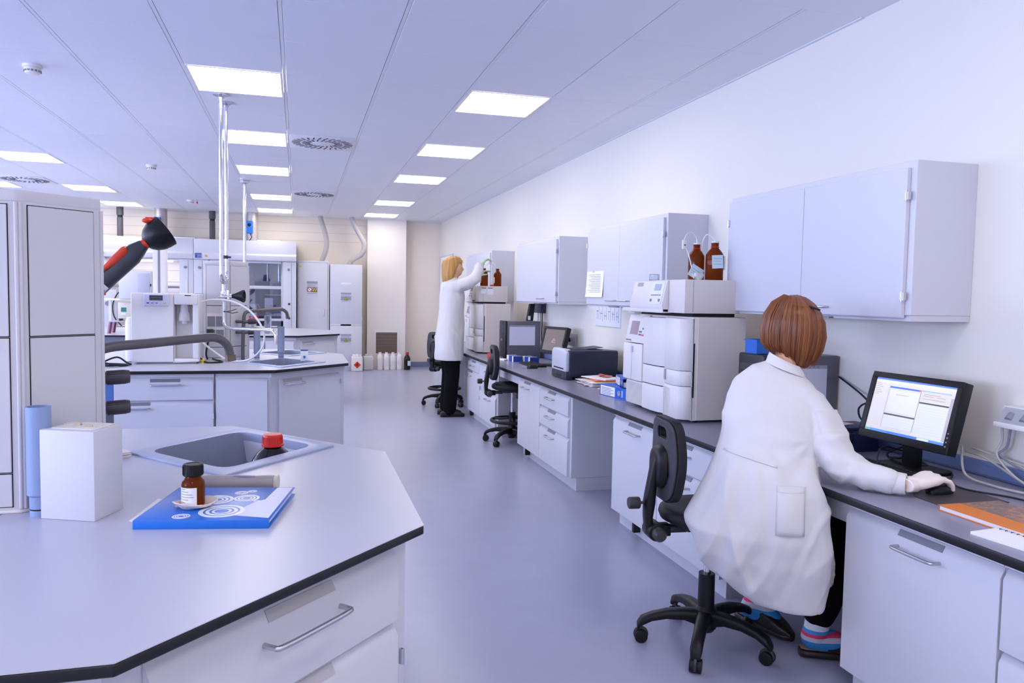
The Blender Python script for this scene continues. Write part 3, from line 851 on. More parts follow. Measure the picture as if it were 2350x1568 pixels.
# cables on the middle island
for i, (pp, lab) in enumerate([([(-1.30, 5.7, .907), (-1.2, 5.75, .95), (-1.13, 5.72, .915), (-1.10, 5.68, .907), (-1.2, 5.60, .906), (-1.28, 5.62, .906)], 'dark cable coiled on the worktop left of the purifier'),
                      ([(-1.5, 5.62, .99), (-1.3, 5.6, .94), (-1.15, 5.58, .908), (-1.11, 5.66, .907), (-1.22, 5.74, .906), (-1.36, 5.78, .906)], 'dark cable sloping behind the left column towards the purifier'),
                      ([(-.69, 6.3, .906), (-.6, 6.05, .906), (-.53, 5.86, .906), (-.56, 5.80, .906), (-.63, 5.80, .906), (-.674, 5.85, .93)], 'black cable on the worktop right of the purifier')]):
    put('cable', MB().tube(pp, .006, n=8, smooth=8), CABLEB, label=lab, cat='cable')
t = thing('cable_plug', 'black mains plug hanging at the socket of the middle service column', 'plug', (-.64, 6.09, 1.08))
put('plug_body', MB().box((-.02, -.012, 0), (.03, .012, .05)), DARKG, t, bevel=.005)
put('lead', MB().tube([(.0, 0, .0), (-.01, -.02, -.06), (-.02, -.03, -.13), (-.01, -.03, -.174)], .006, n=8, smooth=6), CABLEB, t)

# ================================================================== NEAREST ISLAND OBJECTS
# white box
t = thing('white_box', 'plain white cardboard box standing on the nearest worktop', 'box', (-.48, 1.938, .9))
q = [(-.558, 1.914), (-.436, 1.861), (-.399, 1.965), (-.521, 2.018)]
put('carton', MB().prism(q, .9, 1.102), mat('carton_white', '#d6d4dd', .55), t, W=True, bevel=.002)
ctr = Vector((-.478, 1.94, 1.102))
e1 = Vector((.122, -.053, 0)).normalized(); e2 = Vector((.037, .104, 0)).normalized()
RB = Matrix((e1, e2, Vector((0, 0, 1)))).transposed()
put('lid_flap', MB().obox(ctr + Vector((.004, .004, .001)), (.105, .085, .002), RB), mat('flap_cream', '#ece5da', .6), t, W=True, bevel=.0008, seg=1)
put('tape', MB().obox(ctr + e2 * .02 + Vector((0, 0, .0024)), (.1, .03, .0008), RB).obox(ctr - e2 * .02 + e1 * .02 + Vector((0, 0, .0026)), (.05, .018, .0008), RB @ rz(.3)), mat('tape', '#f2ede2', .25), t, W=True, smooth=0)
put('clip', MB().obox(ctr - e1 * .012 + e2 * .006 + Vector((0, 0, .005)), (.012, .008, .008), RB).tube([ctr - e1 * .006 + e2 * .006 + Vector((0, 0, .007)), ctr + e1 * .02 - e2 * .004 + Vector((0, 0, .006)), ctr + e1 * .034 - e2 * .012 + Vector((0, 0, .004)), ctr + e1 * .025 - e2 * .018 + Vector((0, 0, .0035))], .002, n=8, smooth=5), mat('clip_beige', '#c9bba4', .4), t, W=True)

# paper stack between box and sink
t = thing('paper_stack', 'small stack of white papers between white box and sink', 'papers', (-.645, 2.60, .9))
for i in range(5):
    put('sheet', MB(Matrix.Translation((-.645, 2.60, .9006 + i * .0035)) @ Matrix.Rotation(.55 + .03 * (i % 3), 4, 'Z')).box((-.105, -.11, 0), (.105, .11, .003)), WHITE if i % 2 else mat('paper_pinkish', '#e9dbd8', .7), t, W=True, smooth=0)

# blue binder with circle print
t = thing('ring_binder', 'blue folder with white circle print lying on the nearest worktop', 'folder', (-.19, 1.9, .9))
BL, BR, TR, TL = Vector((-.345, 1.787, 0)), Vector((-.062, 1.733, 0)), Vector((-.018, 2.013, 0)), Vector((-.318, 2.066, 0))
ub = (BR - BL).normalized(); vb = Vector((-ub.y, ub.x, 0))
MBB = Matrix.Translation(BL) @ Matrix((ub, vb, Vector((0, 0, 1)))).transposed().to_4x4()
Wb, Hb = .288, .285
put('back_cover', MB(MBB).box((0, 0, .9), (Wb, Hb, .903)), BLUE, t, W=True, bevel=.001)
put('front_cover', MB(MBB).box((0, 0, .9165), (Wb, Hb, .9195)), BLUE, t, W=True, bevel=.001)
put('spine', MB(MBB).box((.0, -.002, .9), (Wb, .002, .9195)), BLUE, t, W=True, bevel=.001)
put('sheets', MB(MBB).box((.004, .003, .9035), (Wb - .006, Hb - .004, .9155)), mat('sheets', '#dadbe8', .7, vary=.12, vscale=300, stretch=(.02, .02, 4)), t, W=True, smooth=0)
zt = .9196
rings_ = MB(MBB)
def annulus(mb, cx, cyv, r0, r1, z0=zt, z1=zt + .0004, n=40):
    mb.holed([(cx + r1 * math.cos(2 * PI * i / n), cyv + r1 * math.sin(2 * PI * i / n)) for i in range(n)], [[(cx + r0 * math.cos(2 * PI * i / n), cyv + r0 * math.sin(2 * PI * i / n)) for i in range(n)]], z0, z1)
for cx, cyv, R in ((.168, .068, .05), (.128, .165, .039), (.195, .178, .03), (.092, .028, .019), (.17, .228, .016), (.193, .243, .011), (.225, .152, .008)):
    for a, b_ in ((.80, 1.0), (.54, .70), (.32, .43)):
        annulus(rings_, cx, cyv, R * a, R * b_)
put('circle_print', rings_, mat('print_white', '#eceef4', .35), t, W=True, label='white concentric circle print', smooth=0)
scr = MB(MBB)
scr.prism([(Wb - .004, .012), (Wb - .004, Hb - .006), (.246, Hb - .006), (.242, .165), (.226, .152), (.212, .11), (.20, .035)], zt, zt + .0003)
put('scratch_print', scr, mat('print_scratch', '#c6c8e6', .35, vary=.25, vscale=60, stretch=(1, 14, 1)), t, W=True, label='pale scribbled print on cover', smooth=0)
put('paper_slip', MB().add([(-.365, 1.85, .9004), (-.338, 1.83, .9004), (-.315, 2.02, .9004), (-.335, 2.035, .9004), (-.365, 1.85, .9012), (-.338, 1.83, .9012), (-.315, 2.02, .9012), (-.335, 2.035, .9012)], [(3, 2, 1, 0), (4, 5, 6, 7), (0, 1, 5, 4), (1, 2, 6, 5), (2, 3, 7, 6), (3, 0, 4, 7)]), WHITE, cat='paper', label='white paper slip sticking out left of the blue folder', smooth=0)

# weighing dish
t = thing('weighing_dish', 'crumpled pale paper dish with orange marks on the blue folder', 'dish', (-.232, 1.868, .9197))
k = MB()
rr = []
for rad, z in ((.018, .0), (.028, .0012), (.043, .009), (.047, .014), (.0455, .0155), (.026, .0035), (.016, .0025)):
    rr.append([Vector((rad * (1 + .08 * math.sin(3 * a + 1) + .05 * math.sin(5 * a)) * math.cos(a) * 1.05, rad * (1 + .08 * math.sin(3 * a + 1)) * math.sin(a) * .8, z + (.004 * math.sin(2 * a) if rad > .04 else 0))) for a in [2 * PI * i / 16 for i in range(16)]])
k.loft(rr)
put('dish', k, mat('dish_paper', '#e9dcd6', .6, vary=.1, vscale=40), t, smooth=20)
om = mat('orange_mark', '#e0a184', .6)
for i, (a, rd) in enumerate(((3.0, .033), (3.7, .034), (4.3, .034), (5.2, .034), (6.0, .036), (2.4, .034))):
    put('orange_mark', MB(Matrix.Translation((rd * math.cos(a) * 1.05, rd * math.sin(a) * .8, .0085)) @ Matrix.Rotation(a, 4, 'Z')).box((-.009, -.006, -.0012), (.007, .006, .0016)), om, t, bevel=.001, seg=1)

# small amber bottle
def small_bottle():
    t = thing('reagent_bottle', 'small amber glass bottle with black cap and paper label on the blue folder', 'bottle', (-.233, 1.868, .9224))
    put('glass', MB().lathe([(0, 0), (.022, 0), (.0245, .003), (.0255, .008), (.0255, .052), (.0235, .060), (.018, .0665), (.0165, .07), (.0165, .078), (0, .078)], n=32), AMBER, t)
    c = put('cap', MB().lathe([(.0205, .072), (.0222, .074), (.0222, .097), (.0205, .0992), (.015, .0992), (.0145, .0982), (0, .0982)], n=36), BLACK, t)
    rb = MB()
    for i in range(30):
        a = 2 * PI * i / 30
        rb.obox((.0222 * math.cos(a), .0222 * math.sin(a), .085), (.0012, .0018, .02), rz(a))
    put('cap_ribs', rb, BLACK, c, smooth=0)
    lab = MB()
    A0, A1_ = -PI * .5 - 1.35, -PI * .5 + .42
    n_ = 14
    vs = []
    for z in (.008, .048):
        for i in range(n_ + 1):
            a = A0 + (A1_ - A0) * i / n_
            vs.append((.0258 * math.cos(a), .0258 * math.sin(a), z))
    l = put('label', MB().add(vs, [(i, i + 1, n_ + 2 + i, n_ + 1 + i) for i in range(n_)]), WHITE, t, label='white handwritten paper label')
    for zi, (s0, s1) in enumerate(((.12, .45), (.1, .6), (.05, .8), (.1, .85), (.1, .6), (.12, .4))):
        vs = []
        z = .044 - zi * .006
        for zz in (z, z + .0014):
            for i in range(n_ + 1):
                a = A0 + (A1_ - A0) * (s0 + (s1 - s0) * i / n_)
                vs.append((.02592 * math.cos(a), .02592 * math.sin(a), zz + .0004 * math.sin(i * 2.3)))
        put('text_line', MB().add(vs, [(i, i + 1, n_ + 2 + i, n_ + 1 + i) for i in range(n_)]), INK, l)
    return t
small_bottle()

# grey pipette-like handle
t = thing('tool_handle', 'long grey plastic tool handle lying behind the blue folder', 'tool', (-.15, 2.075, .9))
H0, H1 = Vector((-.262, 2.125, .918)), Vector((-.05, 2.083, .918))
hd = (H1 - H0).normalized(); hu = Vector((0, 0, 1)); hv = hu.cross(hd)
prof = [(.0, .012, 0), (.01, .016, 0), (.05, .0175, .001), (.1, .017, .0005), (.13, .0155, -.001), (.16, .0165, 0), (.19, .0175, .0005), (.203, .0175, 0), (.2045, .016, 0)]
put('grip', MB().loft([MB().ring(H0 + hd * s + hu * o_, hu * a, hv * a * 1.05, 24) for s, a, o_ in prof]), PIPETTE, t, W=True)
put('end_ring', MB().loft([MB().ring(H0 + hd * s, hu * a, hv * a, 24, 3) for s, a in ((.2045, .0155), (.207, .0175), (.214, .0175), (.216, .0155))]), mat('ring_cream', '#cfc7b6', .35), t, W=True)
put('thumb_rest', MB().loft([MB().ring(H0 + hd * s + hu * o_, hu * a, hv * .008, 16) for s, a, o_ in ((.095, .001, .0155), (.11, .003, .0155), (.14, .003, .0145), (.158, .001, .0150))]), mat('thumb_violet', '#8f86a4', .4), t, W=True)

# bottle in the sink
def big_bottle(name, label, loc, capm, glassm, h=.26, r=.052, group=None, tag_=None, capped=True):
    t = thing(name, label, 'bottle', loc, group=group)
    put('glass', MB().lathe([(0, 0), (r * .92, 0), (r, .006), (r, h * .62), (r * .93, h * .68), (r * .7, h * .77), (r * .42, h * .835), (r * .38, h * .86), (r * .38, h * .9), (0, h * .9)], n=36), glassm, t)
    if capped:
        c = put('cap', MB().lathe([(r * .48, h * .845), (r * .52, h * .85), (r * .52, h * .87), (r * .47, h * .88), (r * .45, h * .98), (r * .42, h), (0, h)], n=36), capm, t)
        rb = MB()
        for i in range(26):
            a = 2 * PI * i / 26
            rb.obox((r * .462 * math.cos(a), r * .462 * math.sin(a), h * .925), (r * .03, r * .05, h * .09), rz(a))
        put('cap_ribs', rb, capm, c, smooth=0)
    return t
big_bottle('solvent_bottle', 'dark glass bottle with red screw cap standing inside the nearest sink', (-.081, 2.585, .703), RED, DARKGL, .253, .068)

t = thing('small_carton', 'small white carton with blue top on the middle island right of the standpipes', 'carton', (0.042, 5.967, .9))
put('carton', MB().box((-0.027, -.03, 0), (0.027, .03, 0.077)), WHITEP, t, bevel=.002)
put('blue_top', MB().box((-0.027, -.031, 0.078), (0.027, .031, 0.085)), STICKBL, t, smooth=0)
put('print_mark', MB().box((-.008, -.0312, .02), (.008, -.0302, .04)), INKB, t, smooth=0)
t = thing('yellow_fitting', 'tiny yellow plastic fitting on the worktop beside the water purifier', 'fitting', (-.655, 5.82, .9))
put('body', MB().lathe([(.0, 0), (.014, 0), (.014, .02), (.009, .026), (0, .026)], n=16), YELSIGN, t)
put('stub', MB().cyl((0, 0, .012), (.024, .0, .012), .006), GREYM, t)
# ================================================================== BACK WALL
def hood(label, x0, x1, lit):
    t = thing('fume_hood', label, 'fume hood', ((x0 + x1) / 2, 14.35, 0), group='grey fume hoods at the back wall')
    y0 = 14.0
    put('header', MB().box((x0, y0, 2.06), (x1, YB - .02, 2.285)).prism([(y0, 2.06), (y0 - .04, 2.03), (y0 - .04, 1.945), (y0, 1.935), (y0 + .1, 1.935), (y0 + .1, 2.06)], x0, x1, 'x'), LAM, t, W=True, bevel=.003)
    pw = .22
    for xa in (x0, x1 - pw):
        p = put('post', MB().box((xa, y0, .0), (xa + pw, YB - .02, 1.934)), LAM, t, W=True, bevel=.003)
        put('knob', MB().cyl((xa + .09, y0 - .018, 1.80), (xa + .09, y0, 1.80), .022), GREYM, p, W=True)
        put('post_seam', MB().box((xa + pw * .62, y0 - .002, .75), (xa + pw * .62 + .006, y0 + .002, 1.92)), GREYM, p, W=True, smooth=0)
        for z in (1.2, .95):
            put('outlet', MB().cyl((xa + .1, y0 - .012, z), (xa + .1, y0, z), .02), DARKG, p, W=True)
    put('base_unit', MB().box((x0 + pw, y0 + .02, .0), (x1 - pw, YB - .02, .72)), LAM, t, W=True, smooth=0)
    put('work_surface', MB().box((x0 + pw, y0 - .02, .72), (x1 - pw, YB - .02, .75)), LAM, t, W=True, bevel=.003)
    liner = mat('hood_liner_lit', '#efe9ea', .5) if lit else mat('hood_liner_shaded', '#8b8d9c', .5)  # liner colour carries the light: pale for lit hoods, grey shade for the unlit
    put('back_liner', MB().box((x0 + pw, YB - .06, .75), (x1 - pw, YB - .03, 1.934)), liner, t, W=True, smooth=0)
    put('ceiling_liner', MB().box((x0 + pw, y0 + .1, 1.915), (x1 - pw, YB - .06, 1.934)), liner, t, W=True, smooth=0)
    if lit:
        for i in range(5):
            put('board_seam', MB().box((x0 + pw, YB - .064, .95 + i * .2), (x1 - pw, YB - .0595, .954 + i * .2)), GREYM, t, W=True, smooth=0)
        lm = put('hood_lamp', MB().box((x0 + pw + .15, y0 + .25, 1.89), (x1 - pw - .15, y0 + .37, 1.912)), mat('hood_lamp_glow', (1, .95, .9), .5, emit=9), t, W=True, smooth=0)
        put('sash_rail', MB().box((x0 + pw, y0 + .03, 1.44), (x1 - pw, y0 + .06, 1.475)), GREYM, t, W=True, bevel=.003)
        put('lattice_rod', MB().box((x0 + pw, YB - .16, 1.475), (x1 - pw, YB - .145, 1.495)), STEEL, t, W=True, smooth=0)
    else:
        f = put('sash_frame', MB().box((x0 + pw, y0 + .03, .90), (x0 + pw + .035, y0 + .06, 1.934)).box((x1 - pw - .035, y0 + .03, .90), (x1 - pw, y0 + .06, 1.934)).box((x0 + pw + .035, y0 + .03, 1.455), (x1 - pw - .035, y0 + .06, 1.51)).box((x0 + pw + .035, y0 + .03, .90), (x1 - pw - .035, y0 + .06, .94)).box((x0 + pw + .035, y0 + .03, 1.90), (x1 - pw - .035, y0 + .06, 1.934)), LAM, t, W=True, bevel=.003)
        for z0, z1 in ((1.51, 1.90), (.94, 1.455)):
            put('pane', MB().box((x0 + pw + .035, y0 + .042, z0), (x1 - pw - .035, y0 + .048, z1)), PANE, f, W=True, smooth=0)
    for xx in (x0 + .02,):
        s = put('warning_sticker', MB().box((xx, y0 - .046, 1.955), (xx + .115, y0 - .041, 2.045)), mat('sticker_frame', '#8d97c4', .5), t, W=True, smooth=0)
        put('sticker_print', MB().box((xx + .01, y0 - .0475, 2.02), (xx + .105, y0 - .046, 2.038)).box((xx + .01, y0 - .0475, 1.965), (xx + .045, y0 - .046, 2.012)).box((xx + .06, y0 - .0475, 1.985), (xx + .105, y0 - .046, 1.995)).box((xx + .06, y0 - .0475, 1.965), (xx + .09, y0 - .046, 1.975)), STICKBL, s, W=True, smooth=0)
    put('round_sticker', MB().cyl((x0 + .2, y0 - .046, 2.0), (x0 + .2, y0 - .04, 2.0), .022), mat('sticker_amber', '#e0b050', .5), t, W=True)
    put('lower_pipes', MB().cyl((x0 + pw + .2, y0 - .03, .80), (x1 - pw - .1, y0 - .03, .80), .014), STEEL, t, W=True)
    return t
# glass that mirrors the room: clear pane with a glossy skin
PANE = bpy.data.materials.new('sash_glass'); PANE.use_nodes = True
nt = PANE.node_tree
for n_ in list(nt.nodes): nt.nodes.remove(n_)
oo = nt.nodes.new('ShaderNodeOutputMaterial'); mx = nt.nodes.new('ShaderNodeMixShader'); tr = nt.nodes.new('ShaderNodeBsdfTransparent'); gl = nt.nodes.new('ShaderNodeBsdfGlossy')
tr.inputs[0].default_value = (.80, .84, .92, 1); gl.inputs['Roughness'].default_value = .02; mx.inputs[0].default_value = .16
nt.links.new(tr.outputs[0], mx.inputs[1]); nt.links.new(gl.outputs[0], mx.inputs[2]); nt.links.new(mx.outputs[0], oo.inputs[0])
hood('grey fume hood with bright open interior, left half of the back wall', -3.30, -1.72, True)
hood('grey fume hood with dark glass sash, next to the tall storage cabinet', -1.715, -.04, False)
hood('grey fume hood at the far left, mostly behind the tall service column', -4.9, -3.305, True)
# things inside the dark hood
t = thing('hood_instrument', 'small blue and white instrument behind the dark fume hood glass', 'instrument', (-.42, 14.35, .75))
put('case', MB().box((-.58, 14.25, 1.12), (-.28, 14.5, 1.36)), WHITEP, t, W=True, bevel=.01)
put('blue_band', MB().box((-.585, 14.245, 1.30), (-.275, 14.49, 1.345)).box((-.44, 14.244, 1.14), (-.30, 14.26, 1.30)), NAVY, t, W=True, bevel=.003)
put('dial', MB().cyl((-.38, 14.235, 1.22), (-.38, 14.25, 1.22), .05), BLACK, t, W=True)
put('stand', MB().box((-.56, 14.27, .75), (-.3, 14.48, 1.12)), GREYM, t, W=True, bevel=.004)
t = thing('hood_instrument', 'small white instrument with black dial behind the glass, left of the blue one', 'instrument', (-.85, 14.35, .75))
put('case', MB().box((-1.0, 14.3, .75), (-.72, 14.5, 1.17)), WHITEP, t, W=True, bevel=.01)
put('dial', MB().cyl((-.85, 14.285, 1.10), (-.85, 14.31, 1.10), .055), BLACK, t, W=True)
put('tube_rack', MB().tube([(-1.02, 14.3, 1.18), (-.7, 14.3, 1.18), (-.66, 14.3, 1.12)], .012), STEEL, t, W=True)

def sign(par, x0, z1, w_, h, y, red=False, tri=True, W=True):
    s = put('safety_sign', MB().box((x0, y - .004, z1 - h), (x0 + w_, y, z1)), mat('sign_plate', '#cfcfdb', .5), par, W=W, smooth=0)
    put('grey_band', MB().box((x0, y - .0055, z1 - h * .16), (x0 + w_, y - .004, z1)).box((x0, y - .0055, z1 - h * .72), (x0 + w_, y - .004, z1 - h * .36)), mat('sign_band', '#9b9aa9', .5), s, W=W, smooth=0)
    put('text_line', MB().box((x0 + .01, y - .0055, z1 - h * .24), (x0 + w_ - .01, y - .004, z1 - h * .215)).box((x0 + .01, y - .0055, z1 - h * .31), (x0 + w_ - .03, y - .004, z1 - h * .285)).box((x0 + .01, y - .0055, z1 - h * .82), (x0 + w_ - .02, y - .004, z1 - h * .79)), INK, s, W=W, smooth=0)
    cz = z1 - h * .56
    r_ = h * .17
    tx = x0 + w_ * (.7 if red else .5)
    put('warning_triangle', MB().prism([(tx - r_ * 1.1, cz - r_ * .9), (tx + r_ * 1.1, cz - r_ * .9), (tx, cz + r_ * 1.05)], -(y - .0055), -(y - .008), 'y') if 0 else MB().add([(tx - r_ * 1.15, y - .007, cz - r_ * .9), (tx + r_ * 1.15, y - .007, cz - r_ * .9), (tx, y - .007, cz + r_ * 1.05), (tx - r_ * 1.15, y - .004, cz - r_ * .9), (tx + r_ * 1.15, y - .004, cz - r_ * .9), (tx, y - .004, cz + r_ * 1.05)], [(0, 1, 2), (5, 4, 3), (0, 3, 4, 1), (1, 4, 5, 2), (2, 5, 3, 0)]), mat('sign_black', '#3a3828', .5), s, W=W, smooth=0)
    q_ = r_ * .72
    put('triangle_fill', MB().add([(tx - q_ * 1.15, y - .008, cz - q_ * .85), (tx + q_ * 1.15, y - .008, cz - q_ * .85), (tx, y - .008, cz + q_ * 1.0)], [(0, 1, 2)]), YELSIGN, s, W=W, smooth=0)
    put('flame_mark', MB().add([(tx - q_ * .3, y - .0085, cz - q_ * .6), (tx + q_ * .3, y - .0085, cz - q_ * .6), (tx + q_ * .25, y - .0085, cz - q_ * .1), (tx, y - .0085, cz + q_ * .35), (tx - q_ * .2, y - .0085, cz - q_ * .1)], [(0, 1, 2, 3, 4)]), mat('sign_black', '#3a3828', .5), s, W=W, smooth=0)
    if red:
        cx = x0 + w_ * .27
        n_ = 24
        put('prohibition_disc', MB().cyl((cx, y - .007, cz), (cx, y - .004, cz), r_ * .95, n=28), REDSIGN, s, W=W)
        put('prohibition_centre', MB().cyl((cx, y - .008, cz), (cx, y - .005, cz), r_ * .68, n=28), mat('print_white', '#eceef4', .35), s, W=W)
        put('prohibition_bar', MB().obox((cx, y - .0085, cz), (r_ * 1.5, .001, r_ * .2), Matrix.Rotation(.78, 3, 'Y')), REDSIGN, s, W=W, smooth=0)
    return s
# tall cabinet with one door
t = thing('safety_cabinet', 'tall grey safety cabinet with a red and yellow sign on its single door', 'cabinet', (.255, 14.5, 0))
put('carcass', MB().box((-.02, 14.2, 0), (.53, 14.78, 1.975)), LAM, t, W=True, bevel=.003)
d = put('door', MB().box((.005, 14.188, .09), (.50, 14.2, 1.94)), LAM, t, W=True, bevel=.002)
put('door_gap', MB().box((-.001, 14.196, .086), (.505, 14.2005, 1.946)), GREYM, t, W=True, smooth=0)
put('handle', MB().tube([(.435, 14.188, 1.12), (.435, 14.16, 1.11), (.435, 14.16, .99), (.435, 14.188, .98)], .008), CHROME, d, W=True)
sign(d, .14, 1.61, .185, .27, 14.188, red=True)
put('round_sticker', MB().cyl((.03, 14.186, 1.87), (.03, 14.19, 1.87), .018), YELSIGN, d, W=True)
# two-part cabinet
t = thing('safety_cabinet', 'grey two-door safety cabinet, one door above the other, with two yellow triangle signs', 'cabinet', (.83, 14.5, 0))
put('carcass', MB().box((.545, 14.2, 0), (1.115, 14.78, 1.925)), LAM, t, W=True, bevel=.003)
for z0, z1, nm in ((.85, 1.918, 'upper'), (.06, .815, 'lower')):
    d = put('door', MB().box((.55, 14.186, z0), (1.11, 14.2, z1)), LAM, t, W=True, bevel=.003)
    zz = z1 - .50 if nm == 'upper' else z1 - .15
    sign(d, .735, zz, .185, .19, 14.186)
    put('name_strip', MB().box((.735, 14.184, zz + .15), (.92, 14.187, zz + .18)), mat('print_white', '#eceef4', .35), d, W=True, smooth=0)
    put('lock', MB().cyl((.585, 14.18, (z0 + z1) / 2 - (.0 if nm == 'upper' else -.25)), (.585, 14.187, (z0 + z1) / 2 - (.0 if nm == 'upper' else -.25)), .012), STEEL, d, W=True)
    for hz in (z0 + .1, z1 - .1):
        put('hinge', MB().cyl((1.117, 14.186, hz - .03), (1.117, 14.186, hz + .03), .008), STEEL, d, W=True)
put('shelf_strip', MB().box((.545, 14.184, .8155), (1.118, 14.2, .8495)), LAM, t, W=True, bevel=.002)

# hoses, ducts and drains
put('flexible_hose', MB().tube([(.376, 14.5, 2.8), (.40, 14.48, 2.70), (.46, 14.46, 2.5), (.49, 14.45, 2.32), (.47, 14.45, 2.16), (.40, 14.48, 1.98)], .045, n=16, smooth=6), HOSE, label='grey flexible hose from the ceiling to the single-door safety cabinet', cat='hose', origin=True)
put('flexible_hose', MB().tube([(.94, 14.45, 2.8), (.97, 14.44, 2.70), (1.06, 14.42, 2.52), (1.15, 14.40, 2.36), (1.165, 14.40, 2.24), (1.11, 14.42, 2.12), (1.0, 14.45, 2.05), (.93, 14.48, 2.0), (.915, 14.5, 1.93)], .045, n=16, smooth=6), HOSE, label='grey flexible hose with an S-bend above the two-door safety cabinet', cat='hose')
for x, lab in ((-2.925, 'dark drain pipe above the left fume hood'), (-1.457, 'dark drain pipe between two round ducts above the fume hoods')):
    t = thing('drain_pipe', lab, 'pipe', (x, 14.42, 2.285))
    put('pipe', MB().cyl((0, 0, 0), (0, 0, .34), .048), PIPED, t)
    put('upper_socket', MB().cyl((0, 0, .38), (0, 0, .52), .055), PIPED, t)
    put('offset_bend', MB().cyl((0, 0, .33), (.0, 0, .39), .042), BLACK, t)
for x, lab in ((-2.285, 'round metal duct behind the black extraction arm hood'), (-.795, 'round metal duct behind the chrome pipes with blue actuator')):
    t = thing('round_duct', lab, 'duct', (x, 14.42, 2.285))
    prof = []
    for i in range(12):
        z = i * .043
        prof += [(.1, z), (.1, z + .036), (.103, z + .038), (.103, z + .041)]
    put('duct', MB().lathe(prof, n=28), DUCT, t)
    a = put('actuator', MB().box((-.10, -.16, .14), (.02, -.10, .36)), BLUEC, t, bevel=.015, seg=3, label='blue damper actuator')
    put('actuator_dial', MB().cyl((-.04, -.165, .29), (-.04, -.155, .29), .03), BLACK, a)
    put('actuator_cable', MB().tube([(-.03, -.13, .14), (.0, -.13, .08), (-.03, -.13, .03), (-.08, -.12, -.02)], .007), CABLEB, a)
for x, lab in ((-1.9, 'white lamp strip on top of the left fume hood'), (-.5, 'white lamp strip on top of the right fume hood')):
    t = thing('lamp_strip', lab, 'lamp', (x, 14.1, 2.285))
    put('housing', MB().box((-.2, -.03, 0), (.2, .04, .022)), WHITEP, t, bevel=.004)
    put('end_cap', MB().box((-.21, -.032, 0), (-.2, .042, .024)).box((.2, -.032, 0), (.21, .042, .024)), GREYM, t)

# containers on the floor
t = thing('jerry_can', 'white canister with a red-orange flammable diamond on the floor', 'canister', (1.02, 14.08, 0))
put('body', MB().box((-.10, -.09, 0), (.10, .09, .27)), WHITEP, t, bevel=.02, seg=3)
put('shoulder', MB().prism([(-.09, .268), (.09, .268), (.06, .305), (-.07, .305)], -.05, .05, 'y') if 0 else MB().box((-.085, -.06, .265), (.03, .06, .305)), WHITEP, t, bevel=.015, seg=3)
put('cap', MB().cyl((.06, 0, .262), (.06, 0, .302), .025), WHITEP, t)
dm = put('hazard_diamond', MB().add([(-.065, -.0925, .12), (0, -.0925, .055), (.065, -.0925, .12), (0, -.0925, .185), (-.065, -.09, .12), (0, -.09, .055), (.065, -.09, .12), (0, -.09, .185)], [(0, 1, 2, 3), (7, 6, 5, 4), (0, 4, 5, 1), (1, 5, 6, 2), (2, 6, 7, 3), (3, 7, 4, 0)]), REDOR, t, smooth=0, label='red-orange hazard diamond')
put('flame_mark', MB().add([(-.014, -.0932, .10), (.014, -.0932, .10), (.018, -.0932, .13), (.004, -.0932, .16), (-.014, -.0932, .135)], [(0, 1, 2, 3, 4)]), mat('flame_dark', '#6a1f14', .5), dm, smooth=0)
t = thing('plastic_canister', 'translucent cream plastic canister beside the hazard canister on the floor', 'canister', (1.235, 14.28, 0))
put('body', MB().box((-.09, -.1, 0), (.09, .1, .26)), TRANSL, t, bevel=.025, seg=3)
put('neck', MB().cyl((-.03, 0, .255), (-.03, 0, .295), .03).box((.01, -.015, .258), (.08, .015, .285)), TRANSL, t, bevel=.004)
def white_bottle(x, lab):
    t = thing('plastic_bottle', lab, 'bottle', (x, 14.3, 0), group='white plastic bottles in front of the grille')
    put('body', MB().loft([MB().ring((0, 0, z), (r_, 0, 0), (0, r_, 0), 24, 3.2) for z, r_ in ((0, .048), (.004, .053), (.23, .053), (.26, .048), (.285, .03), (.30, .022))]), WHITEP, t, smooth=50)
    put('cap', MB().cyl((0, 0, .298), (0, 0, .325), .026), WHITEP, t)
    put('label', MB().box((-.035, -.0545, .08), (.035, -.053, .17)), mat('bottle_label', '#e2e0ea', .6), t, smooth=0)
for x, lab in ((1.455, 'leftmost of four white plastic bottles below the grille'), (1.575, 'second from the left of four white plastic bottles below the grille'), (1.695, 'third from the left of four white plastic bottles below the grille'), (1.815, 'rightmost of four white plastic bottles, beside the brown bottle')):
    white_bottle(x, lab)
b = big_bottle('solvent_bottle', 'brown glass bottle with red cap on the floor right of white bottles', (1.955, 14.25, 0), RED, DARKGL, .33, .06)
put('label', MB().box((.0, -.0608, .08), (.055, -.03, .17)), STICKB, b, smooth=0)

# ------------------------------------------------------------------ equipment on the farthest island
t = thing('fume_box', 'pale grey cabinet with side panel standing on the farthest island left of the white post', 'cabinet', (-1.8, 9.9, .9))
put('case', MB().box((-2.0, 9.75, 1.30), (-1.66, 10.2, 1.63)), LAM, t, W=True, bevel=.006)
put('side_panel', MB().box((-1.80, 9.744, 1.33), (-1.67, 9.752, 1.60)), mat('panel_grey', '#b9b7c6', .45), t, W=True, bevel=.002)
put('hinge', MB().box((-1.665, 9.74, 1.45), (-1.655, 9.75, 1.48)), BLACK, t, W=True)
put('support_shelf', MB().box((-2.2, 9.78, 1.28), (-1.5, 10.2, 1.30)), WHITEP, t, W=True, bevel=.004)
for x in (-2.17, -1.53):
    put('leg', MB().box((x - .015, 10.1, .9), (x + .015, 10.14, 1.28)), WHITEP, t, W=True, smooth=0)
t = thing('tray_stand', 'maroon metal stand with white tray left of the water purifier', 'stand', (-1.97, 9.9, .9))
put('tray', MB().box((-2.10, 9.72, 1.03), (-1.84, 9.98, 1.045)), mat('tray_grey', '#a9a4b4', .5), t, W=True, bevel=.003)
